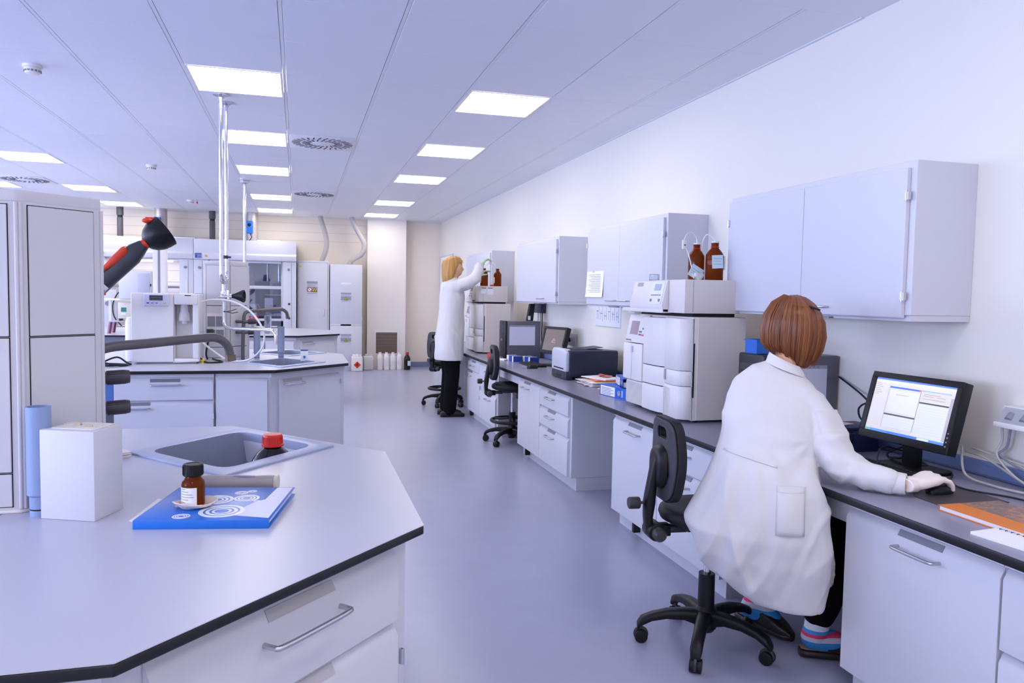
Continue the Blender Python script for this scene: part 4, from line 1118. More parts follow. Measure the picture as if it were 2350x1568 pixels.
for x in (-2.085, -1.865):
    put('leg', MB().loft([MB().ring((x - .02, 9.74, .9), (.02, 0, 0), (0, .02, 0), 4), MB().ring((x, 9.74, 1.03), (.02, 0, 0), (0, .02, 0), 4)]), MAROON, t, W=True, smooth=0)
    put('leg', MB().loft([MB().ring((x - .02, 9.95, .9), (.02, 0, 0), (0, .02, 0), 4), MB().ring((x, 9.95, 1.03), (.02, 0, 0), (0, .02, 0), 4)]), MAROON, t, W=True, smooth=0)
t = thing('control_box', 'cream controller box with small teal display left of the purifier', 'controller', (-1.94, 9.85, 1.045))
put('case', MB().box((-2.02, 9.78, 1.07), (-1.86, 9.92, 1.26)), CREAM, t, W=True, bevel=.008)
put('display', MB().box((-1.985, 9.776, 1.15), (-1.93, 9.781, 1.20)), TEAL, t, W=True, smooth=0)
put('label', MB().box((-1.985, 9.776, 1.115), (-1.935, 9.781, 1.135)), WHITE, t, W=True, smooth=0)
[put('foot', MB().box((x, y, 1.045), (x + .02, y + .02, 1.07)), BLACK, t, W=True, smooth=0) for x in (-2.01, -1.89) for y in (9.79, 9.89)]
t = thing('electric_panel', 'pale wall panel with round gauge and hanging cable behind the left column', 'panel', (-3.06, 13.96, 0))
put('plate', MB().box((-3.24, 13.955, .5), (-2.9, 13.995, 1.40)), LAM, t, W=True, bevel=.004)
put('gauge', MB().cyl((-3.03, 13.94, 1.17), (-3.03, 13.956, 1.17), .04), GREYM, t, W=True)
put('cable', MB().tube([(-2.8, 13.93, 1.36), (-2.88, 13.93, 1.33), (-2.95, 13.93, 1.15), (-2.93, 13.93, .95), (-2.82, 13.93, .80)], .009, n=8, smooth=6), CABLEB, t, W=True)
t = thing('tray_stand', 'maroon metal stand behind the right side of the water purifier', 'stand', (-1.11, 9.9, .9))
put('tray', MB().box((-1.24, 9.75, 1.06), (-1.02, 9.98, 1.075)), mat('tray_grey', '#a9a4b4', .5), t, W=True, bevel=.003)
for x in (-1.22, -1.09):
    for y in (9.78, 9.95):
        put('leg', MB().box((x - .025, y - .02, .9), (x + .025, y + .02, 1.06)), MAROON, t, W=True, bevel=.002)
t = thing('burner_motor', 'grey motor head with slanted black lever behind the purifier', 'instrument', (-1.12, 9.86, 1.075))
put('housing', MB().box((-1.20, 9.8, 1.13), (-1.09, 9.93, 1.38)), GREYM, t, W=True, bevel=.01)
put('foot', MB().box((-1.21, 9.79, 1.075), (-1.06, 9.94, 1.13)), DARKG, t, W=True, bevel=.004)
put('lever', MB().cyl((-1.10, 9.79, 1.11), (-1.02, 9.79, 1.23), .014), BLACK, t, W=True)

# little glass rack and faucet on the farthest island
t = thing('glass_jar', 'clear glass cylinder on the farthest island beneath the grey gooseneck tap', 'glassware', (-.36, 9.75, .9))
put('wall', MB().lathe([(.04, 0), (.042, .004), (.042, .22), (.039, .22), (.039, .008), (0, .006)], n=24), GLASS, t)
put('rim', MB().lathe([(.042, .216), (.045, .219), (.042, .222)], n=24), GLASS, t)
t = thing('valve_pair', 'grey lab valve with red knobs seen beside the middle service column', 'valve', (-.56, 10.05, .9))
put('post', MB().cyl((-.56, 10.05, .9), (-.56, 10.05, 1.08), .02), GREYM, t, W=True)
for dx in (-.045, .045):
    put('knob', MB().cyl((-.56 + dx, 10.03, 1.07), (-.56 + dx, 10.03, 1.11), .03), RED, t, W=True)

# ================================================================== RIGHT BENCH EQUIPMENT
BZ = .735
def analyser(label, yfar, extra):
    """front faces -Y locally: X 0..0.78 from far to near, Y depth, Z up"""
    t = thing('liquid_chromatograph', label, 'analyser', (2.02, yfar, BZ), -PI / 2, group='tall ivory analyser stacks on the bench')
    I, S = IVORY, IVORYD
    put('main_body', MB().box((.02, .06, .012), (.78, .385, .585)), S, t, bevel=.004)
    for x in (.05, .35, .45, .74):
        put('foot', MB().cyl((x, .10, 0), (x, .10, .0125), .018), BLACK, t); put('foot', MB().cyl((x, .33, 0), (x, .33, .0125), .018), BLACK, t)
    # left pump module
    put('control_face', MB().prism([(.06, .405), (.005, .405), (.035, .56), (.045, .58), (.06, .58)], .0, .275, 'x'), I, t, bevel=.004)
    fy = lambda z: .005 + (z - .405) * .03 / .155
    sc = put('screen', MB().prism([(fy(.455) - .001, .455), (fy(.54) - .001, .54), (fy(.54) + .004, .54), (fy(.455) + .004, .455)], .05, .165, 'x'), LCDR, t, smooth=0)
    put('bezel', MB().prism([(fy(.448) + .0, .445), (fy(.55), .55), (fy(.55) + .004, .55), (fy(.445) + .004, .445)], .04, .25, 'x'), mat('bezel_lilac', '#c8c7d4', .4), t, smooth=0)
    for (x, z) in ((.185, .47), (.205, .47), (.185, .452), (.205, .452), (.225, .49), (.24, .515), (.24, .528)):
        put('key', MB().box((x, fy(z) - .004, z), (x + .014, fy(z) + .002, z + .011)), GREYM, t, bevel=.001, seg=1)
    put('stop_key', MB().box((.232, fy(.45) - .004, .45), (.25, fy(.45) + .002, .462)), mat('key_red', '#d98a90', .4), t, bevel=.001, seg=1)
    put('brand_strip', MB().box((.012, fy(.42) - .0015, .414), (.09, fy(.42) + .002, .424)), GREYM, t, smooth=0)
    for x0, x1 in ((.0, .122), (.126, .275)):
        put('pump_door', MB().box((x0, -.005, .172), (x1, .06, .40)), I, t, bevel=.006)
    put('pump_catch', MB().box((.128, -.012, .345), (.15, -.002, .385)), mat('catch_lilac', '#bfc2d4', .4), t, bevel=.003)
    put('vent_panel', MB().box((.02, .015, .02), (.275, .06, .165)), I, t, bevel=.003)
    for i in range(20):
        put('vent_rib', MB().box((.03 + i * .0122, .009, .028), (.036 + i * .0122, .018, .155)), I, t, smooth=0)
    # centre rounded column
    for z0, z1 in ((.02, .172), (.178, .285), (.291, .572)):
        arc = [(.28, .0), (.42, -.006), (.50, .0), (.55, .018), (.569, .04), (.569, .06), (.28, .06)]
        put('curved_cover', MB().prism(rpoly(arc, .01, 3), z0, z1), I, t, bevel=.003, smooth=50)
    put('cover_gap', MB().box((.285, .02, .025), (.50, .06, .57)), GAP, t, smooth=0)
    # right oven module
    arc = [(.575, -.005), (.70, -.012), (.745, .0), (.772, .03), (.78, .055), (.78, .07), (.575, .07)]
    for z0, z1 in ((.018, .20), (.204, .285), (.289, .575)):
        put('oven_cover', MB().prism(rpoly(arc, .012, 3), z0, z1), I, t, bevel=.002, seg=1, smooth=50)
    put('oven_gap', MB().box((.582, .02, .025), (.73, .06, .57)), GAP, t, smooth=0)
    put('side_gap', MB().box((.774, .066, .14), (.7815, .074, .44)), GAP, t, smooth=0)
    put('door_pull', MB().box((.59, -.014, .225), (.607, -.002, .285)), mat('pull_shadow', '#a6a2a2', .5), t, bevel=.002)
    for i in range(9):
        put('vent_rib', MB().box((.59 + i * .0125, -.0135 + .0005 * i, .026), (.596 + i * .0125, .0, .185)), I, t, smooth=0)
    put('side_sheet', MB().box((.7805, .09, .014), (.7845, .384, .582)), S, t, bevel=.001, seg=1)
    # gap strip and detector on top
    put('cooling_gap', MB().box((.05, .07, .585), (.75, .33, .605)), GAP, t, smooth=0)
    for x, y in ((.12, .1), (.70, .09), (.70, .30), (.12, .3), (.69, .2)):
        put('spacer_foot', MB().box((x, y, .585), (x + .03, y + .03, .61)), BLACK, t, smooth=0)
    put('detector_body', MB().box((.16, -.0, .605), (.785, .345, .79)), S, t, bevel=.004)
    put('detector_front', MB().prism([(.0, .605), (-.035, .605), (-.045, .64), (-.012, .785), (.0, .788)], .165, .60, 'x'), I, t, bevel=.004)
    ff = lambda z: -.045 + (z - .64) * .033 / .145
    put('detector_base', MB().box((.05, -.04, .602), (.60, .02, .625)), I, t, bevel=.003)
    pnl = put('detector_panel', MB().prism([(ff(.65) - .004, .65), (ff(.775) - .004, .775), (ff(.775) + .006, .775), (ff(.65) + .006, .65)], .43, .585, 'x'), mat('panel_white', '#e6e5ec', .4), t, bevel=.002)
    put('detector_display', MB().prism([(ff(.73) - .006, .73), (ff(.768) - .006, .768), (ff(.768) + .002, .768), (ff(.73) + .002, .73)], .47, .55, 'x'), LCDB, pnl, smooth=0)
    for (x, z) in ((.45, .70), (.475, .70), (.50, .70), (.525, .70), (.55, .70), (.45, .665), (.555, .665)):
        put('key', MB().box((x, ff(z) - .008, z), (x + .012, ff(z) + .0, z + (.006 if z > .68 else .016))), GREYM, pnl, smooth=0)
    for i in range(6):
        put('vent_slot', MB().prism([(ff(.755 + i * .004) - .001, .755 + i * .004), (ff(.757 + i * .004) - .001, .757 + i * .004), (ff(.757 + i * .004) + .003, .757 + i * .004)], .22, .30, 'x'), GREYM, t, smooth=0)
    put('detector_seam', MB().box((.7845, .05, .61), (.786, .052, .785)), GREYM, t, smooth=0)
    put('pump_head', MB().cyl((.16, .0, .66), (.135, .0, .66), .014), STEEL, t); put('pump_head', MB().cyl((.16, -.01, .72), (.14, -.01, .72), .01), STEEL, t)
    put('tray', MB().box((.0, .02, .586), (.10, .30, .62)), TRANSL, t, bevel=.004)
    return t
analyser('tall ivory chromatography analyser behind the seated person, amber bottles on top', 4.545, 1)
a2 = analyser('far ivory chromatography analyser beside the standing person', 9.48, 2)
put('paper_label', MB().box((.786, .02, .70), (.7875, .09, .77)).box((.786, .1, .69), (.7875, .17, .77)), WHITE, a2, smooth=0)
put('label_heading', MB().box((.7875, .03, .763), (.788, .085, .77)).box((.7875, .105, .763), (.788, .165, .77)), BLACK, a2, smooth=0)

def amber_bottle(label, loc, r, h, stick=None, yellow=False):
    t = thing('amber_bottle', label, 'bottle', loc, group='amber solvent bottles on the analysers')
    put('glass', MB().lathe([(0, 0), (r * .93, 0), (r, .005), (r, h * .62), (r * .96, h * .67), (r * .7, h * .76), (r * .45, h * .82), (r * .42, h * .84), (r * .42, h * .94), (r * .45, h * .945), (r * .45, h * .96), (0, h * .96)], n=36), AMBER, t)
    put('stopper', MB().cyl((0, 0, h * .955), (0, 0, h), r * .4), TUBEW, t)
    put('pour_ring', MB().lathe([(r * .44, h * .835), (r * .5, h * .845), (r * .44, h * .86)], n=30), RED, t)
    return t
b1_ = amber_bottle('amber bottle with a tilted pale blue note, left of the near pair', (2.205, 3.98, BZ + .79), .046, .215)
put('sticky_note', MB(Matrix.Translation((-.03, -.052, .045)) @ Matrix.Rotation(.5, 4, 'Y')).box((-.04, -.002, -.035), (.04, 0, .035)), STICKB, b1_, smooth=0, label='tilted pale blue note')
put('note_lines', MB(Matrix.Translation((-.03, -.052, .045)) @ Matrix.Rotation(.5, 4, 'Y')).box((-.03, -.0026, .01), (.028, -.002, .012)).box((-.03, -.0026, -.004), (.02, -.002, -.002)).box((-.03, -.0026, -.016), (.024, -.002, -.014)), INK, b1_, smooth=0)
b2_ = amber_bottle('amber bottle with an upright pale blue note, right of the near pair', (2.275, 3.90, BZ + .79), .050, .222)
put('sticky_note', MB(Matrix.Translation((-.012, -.0535, .105)) @ Matrix.Rotation(-.06, 4, 'Y')).box((-.034, -.002, -.037), (.034, 0, .037)), STICKB, b2_, smooth=0, label='pale blue note')
put('note_lines', MB(Matrix.Translation((-.012, -.0535, .105))).box((-.026, -.0026, .016), (.026, -.002, .018)).box((-.026, -.0026, .002), (.02, -.002, .004)).box((-.026, -.0026, -.014), (.024, -.002, -.012)), INK, b2_, smooth=0)
put('white_label', MB().box((.042, -.03, .06), (.0515, .012, .14)), WHITE, b2_, smooth=0)
put('solvent_tube', MB().tube([(2.205, 3.98, BZ + 1.0), (2.20, 3.98, BZ + 1.035), (2.165, 3.975, BZ + 1.065), (2.125, 3.96, BZ + 1.045), (2.115, 3.96, BZ + 1.0), (2.14, 3.95, BZ + .93), (2.16, 3.92, BZ + .80)], .0028, n=8, smooth=8), TUBEC, label='white tube arching left from the near pair of amber bottles', cat='tubing')
put('solvent_tube', MB().tube([(2.275, 3.90, BZ + 1.005), (2.262, 3.90, BZ + 1.03), (2.235, 3.92, BZ + 1.05), (2.222, 3.94, BZ + 1.02), (2.226, 3.96, BZ + .96)], .0028, n=8, smooth=8), TUBEC, label='white tube between the two near amber bottles', cat='tubing')
t = thing('tube_clip', 'small white plastic clip hanging on the tube left of the amber bottles', 'clip', (2.115, 3.96, BZ + .965))
put('clip_body', MB().box((-.015, -.006, .0), (.012, .006, .055)), WHITEP, t, bevel=.005)
put('clip_mark', MB().obox((0, -.0065, .025), (.012, .001, .003), Matrix.Rotation(.7, 3, 'Y')).obox((0, -.0065, .025), (.012, .001, .003), Matrix.Rotation(-.7, 3, 'Y')), BLACK, t, smooth=0)
t = thing('glass_flask', 'small clear glass flask on top of the near analyser', 'glassware', (2.06, 4.22, BZ + .79))
put('wall', MB().lathe([(.028, 0), (.03, .003), (.03, .035), (.027, .035), (.027, .005), (0, .004)], n=20), GLASS, t)
put('rim', MB().lathe([(.03, .033), (.032, .036), (.028, .038)], n=20), GLASS, t)
t = thing('plastic_bag', 'crumpled clear wrap beside the amber bottles on the near analyser', 'wrap', (2.15, 3.86, BZ + .79))
k = MB()
for i in range(7):
    k.ell((random.uniform(-.02, .02), random.uniform(-.02, .02), .018 + random.uniform(-.005, .012)), (.018, .016, .016), 8, 6)
put('wrap', voxel(k, .004, 2), TRANSL, t)
put('fold', MB().obox((.0, -.02, .03), (.03, .001, .02), rz(.4)), TRANSL, t, smooth=0)
t = thing('tube_tag', 'white paper tag right of the amber bottles on the near analyser', 'tag', (2.36, 3.84, BZ + .79))
put('tag', MB().obox((-.012, 0, .045), (.032, .001, .022), Matrix.Rotation(.6, 3, 'Y')), WHITE, t, smooth=0)
put('stalk', MB().tube([(0.02, 0, 0), (.012, 0, .02), (-.002, 0, .038)], .002), CABLEB, t)
for lab, loc in (('left amber bottle with yellow label on the far analyser', (2.14, 8.95, BZ + .79)), ('right amber bottle with yellow label on the far analyser', (2.305, 8.95, BZ + .79))):
    b = amber_bottle(lab, loc, .047, .222)
    put('yellow_label', MB().loft([MB().ring((0, 0, z), (.0476, 0, 0), (0, .0476, 0), 24) for z in (.04, .11)], caps=False) if 0 else MB().add([(.0478 * math.cos(a), .0478 * math.sin(a), z) for z in (.04, .11) for a in [PI * .92 + .12 * i for i in range(8)]], [(i, i + 1, 9 + i, 8 + i) for i in range(7)]), LABELY, b)
t = thing('bottle_cap', 'red screw cap lying between the far amber bottles', 'cap', (2.215, 8.85, BZ + .79))
put('shell', MB().lathe([(.022, 0), (.022, .018), (.02, .02), (0, .02)], n=24), RED, t)
put('skirt', MB().lathe([(.022, 0), (.024, .001), (.024, .006), (.022, .007)], n=24), RED, t)
put('solvent_tube', MB().tube([(2.14, 8.95, BZ + 1.005), (2.15, 8.95, BZ + 1.03), (2.22, 8.95, BZ + 1.07), (2.27, 8.95, BZ + 1.05), (2.262, 8.95, BZ + .95)], .004, n=8, smooth=8), TUBEC, label='pale tube between the far amber bottles', cat='tubing')

# computer towers
def tower(label, x0, x1, y0, y1, h):
    t = thing('computer_tower', label, 'computer', ((x0 + x1) / 2, (y0 + y1) / 2, BZ), group='computer towers on the bench')
    put('case', MB().box((x0 + .03, y0, BZ + .01), (x1, y1, BZ + h)), COMP, t, W=True, bevel=.006)
    put('front_bezel', MB().box((x0, y0 - .003, BZ + .008), (x0 + .035, y1 + .003, BZ + h + .004)), COMPB, t, W=True, bevel=.012, seg=3)
    put('foot', MB().box((x0 + .05, y0 + .01, BZ), (x0 + .1, y1 - .01, BZ + .011)).box((x1 - .1, y0 + .01, BZ), (x1 - .05, y1 - .01, BZ + .011)), BLACK, t, W=True, smooth=0)
    for z in (.33, .28):
        put('drive_bay', MB().box((x0 - .003, y0 + .02, BZ + z), (x0 + .002, y1 - .02, BZ + z + .035)), DARKG, t, W=True, bevel=.001, seg=1)
    put('power_button', MB().cyl((x0 - .004, (y0 + y1) / 2, BZ + .2), (x0 + .001, (y0 + y1) / 2, BZ + .2), .014), CHROME, t, W=True)
    l = put('paper_sheet', MB().box((x0 + .055, y0 - .0015, BZ + .145), (x1 - .065, y0 - .0004, BZ + .345)), mat('sheet_blue', '#cfd0e4', .6), t, W=True, smooth=0, label='pale printed sheet stuck on the side')
    put('icon_strip', MB().box((x0 + .055, y0 - .0017, BZ + .345), (x1 - .065, y0 - .0005, BZ + .362)), mat('strip_grey', '#a3a1ac', .6), t, W=True, smooth=0)
    k = MB()
    for i in range(12):
        k.box((x0 + .065 + i * .022, y0 - .0024, BZ + .349), (x0 + .073 + i * .022 + .004 * (i % 3), y0 - .0016, BZ + .358))
    put('icon_marks', k, INK, t, W=True, smooth=0)
    return t
tower('grey computer tower with a printed sheet, next to the far monitor', 2.15, 2.56, 8.0, 8.23, .405)
tower('grey computer tower standing behind the seated person', 2.20, 2.635, 3.28, 3.5, .41)
t = thing('storage_bin', 'small blue open bin on top of the near computer tower', 'bin', (2.28, 3.42, BZ + .414))
put('bin_shell', MB().holed([(-.06, -.05), (.06, -.05), (.06, .05), (-.06, .05)], [[(-.055, -.045), (.055, -.045), (.055, .045), (-.055, .045)]], .004, .065).box((-.06, -.05, 0), (.06, .05, .004)), BLUEC, t, smooth=0)
put('rim', MB().holed([(-.066, -.056), (.066, -.056), (.066, .056), (-.066, .056)], [[(-.055, -.045), (.055, -.045), (.055, .045), (-.055, .045)]], .065, .071), BLUEC, t, smooth=0)
t = thing('desk_speaker', 'black upright speaker on top of the far computer tower', 'speaker', (2.46, 8.1, BZ + .409))
put('cabinet', MB().prism([(-.03, 0), (.035, 0), (.05, .19), (.015, .19)], -.04, .04, 'y') if 0 else MB().add([(-.035, -.04, 0), (.03, -.04, 0), (.05, -.04, .19), (.0, -.04, .19), (-.035, .04, 0), (.03, .04, 0), (.05, .04, .19), (.0, .04, .19)], [(0, 1, 2, 3), (7, 6, 5, 4), (0, 4, 5, 1), (1, 5, 6, 2), (2, 6, 7, 3), (3, 7, 4, 0)]), BLACK, t, bevel=.004)
put('white_tag', MB().box((-.03, -.0415, .01), (-.002, -.040, .055)), WHITE, t, smooth=0)

def monitor(label, cx, cy_, z0, yaw, tilt, w_, h, screen):
    """n = screen normal; local frame: screen faces -Y"""
    t = thing('monitor', label, 'monitor', (cx, cy_, BZ), yaw + PI / 2, group='flat monitors on the bench')
    M = Matrix.Translation((0, 0, z0 - BZ)) @ Matrix.Rotation(-tilt, 4, 'X')
    put('housing', MB(M).box((-w_ / 2, 0, 0), (w_ / 2, .045, h)).box((-w_ / 4, .04, h * .25), (w_ / 4, .07, h * .75)), BLACK, t, bevel=.004)
    bz = .024
    bb = put('bezel', MB(M).box((-w_ / 2, -.008, 0), (w_ / 2, 0, bz + .008)).box((-w_ / 2, -.008, h - bz), (w_ / 2, 0, h)).box((-w_ / 2, -.008, bz + .008), (-w_ / 2 + bz, 0, h - bz)).box((w_ / 2 - bz, -.008, bz + .008), (w_ / 2, 0, h - bz)), BLACK, t, bevel=.002)
    for i in range(4):
        put('button', MB(M).cyl((w_ / 2 - bz / 2, -.01, .03 + i * .017), (w_ / 2 - bz / 2, -.007, .03 + i * .017), .0035, n=10), GREYM, bb)
    X0_, X1_, Z0_, Z1_ = -w_ / 2 + bz, w_ / 2 - bz, bz + .008, h - bz
    sw, sh = X1_ - X0_, Z1_ - Z0_
    s = put('screen', MB(M).box((X0_, -.003, Z0_), (X1_, -.0005, Z1_)), screen, t, smooth=0)
    put('neck', MB().box((-.035, .045, .01), (.035, .085, z0 - BZ + .12)), BLACK, t, bevel=.006)
    put('base', MB().prism(rpoly([(-.14, -.03), (.14, -.03), (.13, .16), (-.13, .16)], .04), 0, .014), BLACK, t, bevel=.004)
    def rect(nm, u0, u1, v0, v1, col, dz=.0034, em=.75):
        m_ = mat('screen_' + col.strip('#'), col, .3, emit=em)
        return put(nm, MB(M).add([(X0_ + sw * u0, -dz, Z0_ + sh * v0), (X0_ + sw * u1, -dz, Z0_ + sh * v0), (X0_ + sw * u1, -dz, Z0_ + sh * v1), (X0_ + sw * u0, -dz, Z0_ + sh * v1)], [(0, 1, 2, 3)]), m_, s, smooth=0)
    return t, rect
SCRN = mat('screen_glow', '#c9c6c8', .25, emit=.62)
m1, R_ = monitor('black monitor showing software windows in front of the seated person', 2.364, 2.55, .8426, -3.085, .262, .447, .287, SCRN)
R_('title_bar', 0, 1, .965, 1.0, '#5b7fd0'); R_('tool_bar', 0, 1, .92, .965, '#cfcac4')
R_('task_bar', 0, 1, 0, .045, '#4f86d8'); R_('start_button', 0, .07, 0, .045, '#7cb58c'); R_('task_tab', .68, .82, .006, .04, '#c3d2ee', .0037); R_('task_tab', .3, .68, .004, .042, '#3f72d0', .0037)
R_('window_left', .20, .60, .10, .84, '#bdbcc0', .0037); R_('window_title', .20, .60, .835, .865, '#3e62c8', .004); R_('close_button', .575, .598, .838, .862, '#c25a78', .0043)
R_('plot_area', .215, .59, .40, .80, '#c6c6c8', .004); R_('dark_row', .20, .60, .335, .362, '#4a4644', .0043); R_('table_area', .205, .595, .12, .33, '#c3c6ca', .004)
R_('window_right', .605, .955, .05, .87, '#bfc2c8', .0037); R_('window_title', .605, .955, .85, .87, '#8da2dc', .004); R_('form_area', .61, .95, .68, .845, '#bdb7b2', .004); R_('dark_row', .605, .955, .635, .662, '#4a4644', .0043)
for i in range(11):
    R_('table_line', .61, .95, .12 + i * .045, .123 + i * .045, '#aeb2bc', .0043)
for i in range(4):
    R_('table_line', .205, .595, .15 + i * .045, .153 + i * .045, '#aeb2bc', .0043)
for (u, v, l) in ((.64, .80, .2), (.64, .77, .12), (.80, .77, .1), (.64, .72, .26), (.30, .72, .16)):
    R_('text_line', u, u + l, v, v + .008, '#8f8d94', .0046)
R_('frame_line', .597, .603, .10, .84, '#77757c', .0046); R_('frame_line', .20, .203, .10, .84, '#77757c', .0046); R_('scroll_bar', .958, .995, .06, .80, '#9d9aa6', .0037)
R_('tree_pane', .005, .17, .62, .93, '#c4c0bc', .0034)
for i in range(7):
    R_('text_line', .02, .07 + .02 * (i % 3), .90 - i * .035, .908 - i * .035, '#9b97a0', .0046)
SCRD = mat('screen_dim', '#6d625f', .25, emit=.25)
m2, R2_ = monitor('black monitor with a dim brown screen beside the black printer', 2.377, 7.1, .8575, -2.82, .263, .36, .272, SCRD)
for (u, v, a, b_) in ((.40, .40, .1, .06), (.46, .46, .06, .1), (.53, .44, .07, .09), (.43, .36, .2, .04), (.5, .52, .04, .05)):
    R2_('wallpaper_patch', u, u + a, v, v + b_, '#9a7d70', .0036 + u * .0004, .3)

def keyboard(label, x0, x1, y0, y1):
    t = thing('keyboard', label, 'keyboard', ((x0 + x1) / 2, (y0 + y1) / 2, BZ), group='black keyboards on the bench')
    put('case', MB().add([(x0, y0, BZ), (x1, y0, BZ), (x1, y1, BZ), (x0, y1, BZ), (x0, y0, BZ + .01), (x1, y0, BZ + .02), (x1, y1, BZ + .02), (x0, y1, BZ + .01)], [(3, 2, 1, 0), (4, 5, 6, 7), (0, 1, 5, 4), (1, 2, 6, 5), (2, 3, 7, 6), (3, 0, 4, 7)]), BLACK, t, W=True, bevel=.003)
    n = int((y1 - y0 - .02) / .0195)
    km = MB().box((-.0075, -.008, 0), (.0075, .008, .008)).mesh('key', bevel=.0015, seg=1)
    km.materials.append(mat('key_black', '#24242a', .5))
    base = rootM(t).inverted()
    for r in range(5):
        for c in range(n):
            if r == 0 and 4 < c < 10: continue
            o = bpy.data.objects.new('key', km); COL.objects.link(o); o.parent = t
            x = x0 + .022 + r * (x1 - x0 - .04) / 4
            o.location = base @ Vector((x, y0 + .02 + c * .0195, BZ + .0085 + (x - x0) / (x1 - x0) * .01))
    return t
keyboard('black keyboard on the bench in front of the near monitor', 2.19, 2.335, 2.375, 2.80)
keyboard('black keyboard on the bench left of the black printer', 2.15, 2.30, 6.98, 7.42)
def mouse(label, x, y, a):
    t = thing('mouse', label, 'mouse', (x, y, BZ), a, group='black mice')
    put('shell', MB().loft([MB().ring((0, 0, z), (rx, 0, 0), (0, ry, 0), 20, 2.5) for z, rx, ry in ((.001, .052, .029), (.012, .054, .031), (.024, .048, .027), (.033, .034, .018), (.036, .015, .008))]), BLACK, t, smooth=50)
    put('wheel', MB().cyl((.03, -.003, .033), (.03, .003, .033), .008), DARKG, t)
    return t
mouse('black mouse under the gloved hand', 2.225, 2.205, .05)
mouse('black mouse near the far keyboard, left of the printer', 2.12, 6.86, .1)
put('mouse_pad', MB().prism([(2.10, 2.19), (2.09, 2.06), (2.37, 2.05), (2.375, 2.30), (2.20, 2.32)], BZ, BZ + .003), mat('pad_dark', '#4a4248', .45), label='dark mouse pad under the gloved hand', cat='mouse pad', smooth=0)
put('mouse_pad', MB().box((2.05, 6.80, BZ), (2.2, 6.98, BZ + .003)), mat('pad_grey', '#8b8590', .5), label='grey mouse pad in front of the far keyboard', cat='mouse pad', smooth=0)

# printer
t = thing('printer', 'black and silver laser printer on the bench', 'printer', (2.33, 6.05, BZ))
put('body', MB().prism(rpoly([(5.87, BZ + .02), (6.25, BZ + .02), (6.25, BZ + .235), (5.87, BZ + .245)], .035), 2.13, 2.56, 'x'), PRINTD, t, W=True, bevel=.008, seg=3)
put('front_shell', MB().prism(rpoly([(2.105, BZ + .06), (2.14, BZ + .06), (2.16, BZ + .252), (2.14, BZ + .25), (2.11, BZ + .22)], .008), -6.24, -5.885, 'y') if 0 else MB().prism([(p[1], p[0]) for p in []] or [(5.885, BZ + .065), (6.24, BZ + .065), (6.24, BZ + .225), (6.2, BZ + .252), (5.93, BZ + .252), (5.885, BZ + .225)], 2.10, 2.16, 'x'), PRINTG, t, W=True, bevel=.012, seg=3)
put('output_slot', MB().box((2.097, 5.93, BZ + .085), (2.102, 6.17, BZ + .095)), GAP, t, W=True, smooth=0)
put('paper_tray', MB().box((2.105, 5.875, BZ + .005), (2.16, 6.245, BZ + .063)), PRINTD, t, W=True, bevel=.004)
put('tray_pull', MB().box((2.102, 6.0, BZ + .02), (2.107, 6.12, BZ + .035)), GAP, t, W=True, bevel=.001, seg=1)
put('top_recess', MB().box((2.2, 5.94, BZ + .238), (2.45, 6.19, BZ + .2465)), BLACK, t, W=True, bevel=.003)
put('output_flap', MB().add([(2.30, 5.96, BZ + .246), (2.46, 5.96, BZ + .262), (2.46, 6.17, BZ + .262), (2.30, 6.17, BZ + .246), (2.30, 5.96, BZ + .250), (2.46, 5.96, BZ + .266), (2.46, 6.17, BZ + .266), (2.30, 6.17, BZ + .250)], [(3, 2, 1, 0), (4, 5, 6, 7), (0, 1, 5, 4), (1, 2, 6, 5), (2, 3, 7, 6), (3, 0, 4, 7)]), DARKG, t, W=True, smooth=0)
put('control_button', MB().cyl((2.13, 5.90, BZ + .248), (2.13, 5.90, BZ + .256), .01), WHITEP, t, W=True)
for x in (2.18, 2.5):
    put('foot', MB().box((x, 5.9, BZ), (x + .04, 6.22, BZ + .022)), BLACK, t, W=True, smooth=0)

# papers, folders
t = thing('paper_pile', 'untidy pile of papers and orange folders in front of the printer', 'papers', (2.27, 5.56, BZ))
cols = [WHITE, WHITE, mat('paper_pinkish', '#e9dbd8', .7), WHITE, WHITE, mat('paper_lilac', '#d9d8ee', .7), WHITE, mat('paper_pinkish', '#e9dbd8', .7)]
for i in range(8):
    put('sheet', MB(Matrix.Translation((2.27 + random.uniform(-.02, .02), 5.58 + random.uniform(-.04, .04), BZ + .001 + i * .0045)) @ Matrix.Rotation(random.uniform(-.35, .3), 4, 'Z')).box((-.12, -.16, 0), (.12, .16, .004)), cols[i], t, W=True, smooth=0)
for i, (mt, a) in enumerate(((ORANGE, -.15), (mat('folder_salmon', '#e58b74', .6), -.05), (WHITE, .3))):
    put('folder', MB(Matrix.Translation((2.30, 5.56, BZ + .0375 + i * .007)) @ Matrix.Rotation(a, 4, 'Z')).box((-.1, -.15, 0), (.1, .15, .0065)), mt, t, W=True, smooth=0)
k = MB(Matrix.Translation((2.32, 5.58, BZ + .059)))
for i in range(6):
    k.obox((.012 * math.cos(i * 2.1), .04 * math.sin(i * 1.7), .004 + .002 * i), (.06, .05, .002), rz(i * .8) @ Matrix.Rotation(.15 * (-1) ** i, 3, 'X'))
put('crumpled_note', k, mat('note_red', '#d9776a', .6), t, W=True, smooth=0, label='crumpled red and white note')
put('sticky_note', MB().prism([(2.15, 5.30), (2.20, 5.22), (2.30, 5.30), (2.24, 5.40)], BZ, BZ + .006), YELLOW, label='yellow sticky note pad on the bench beside the binders', cat='note', smooth=0)
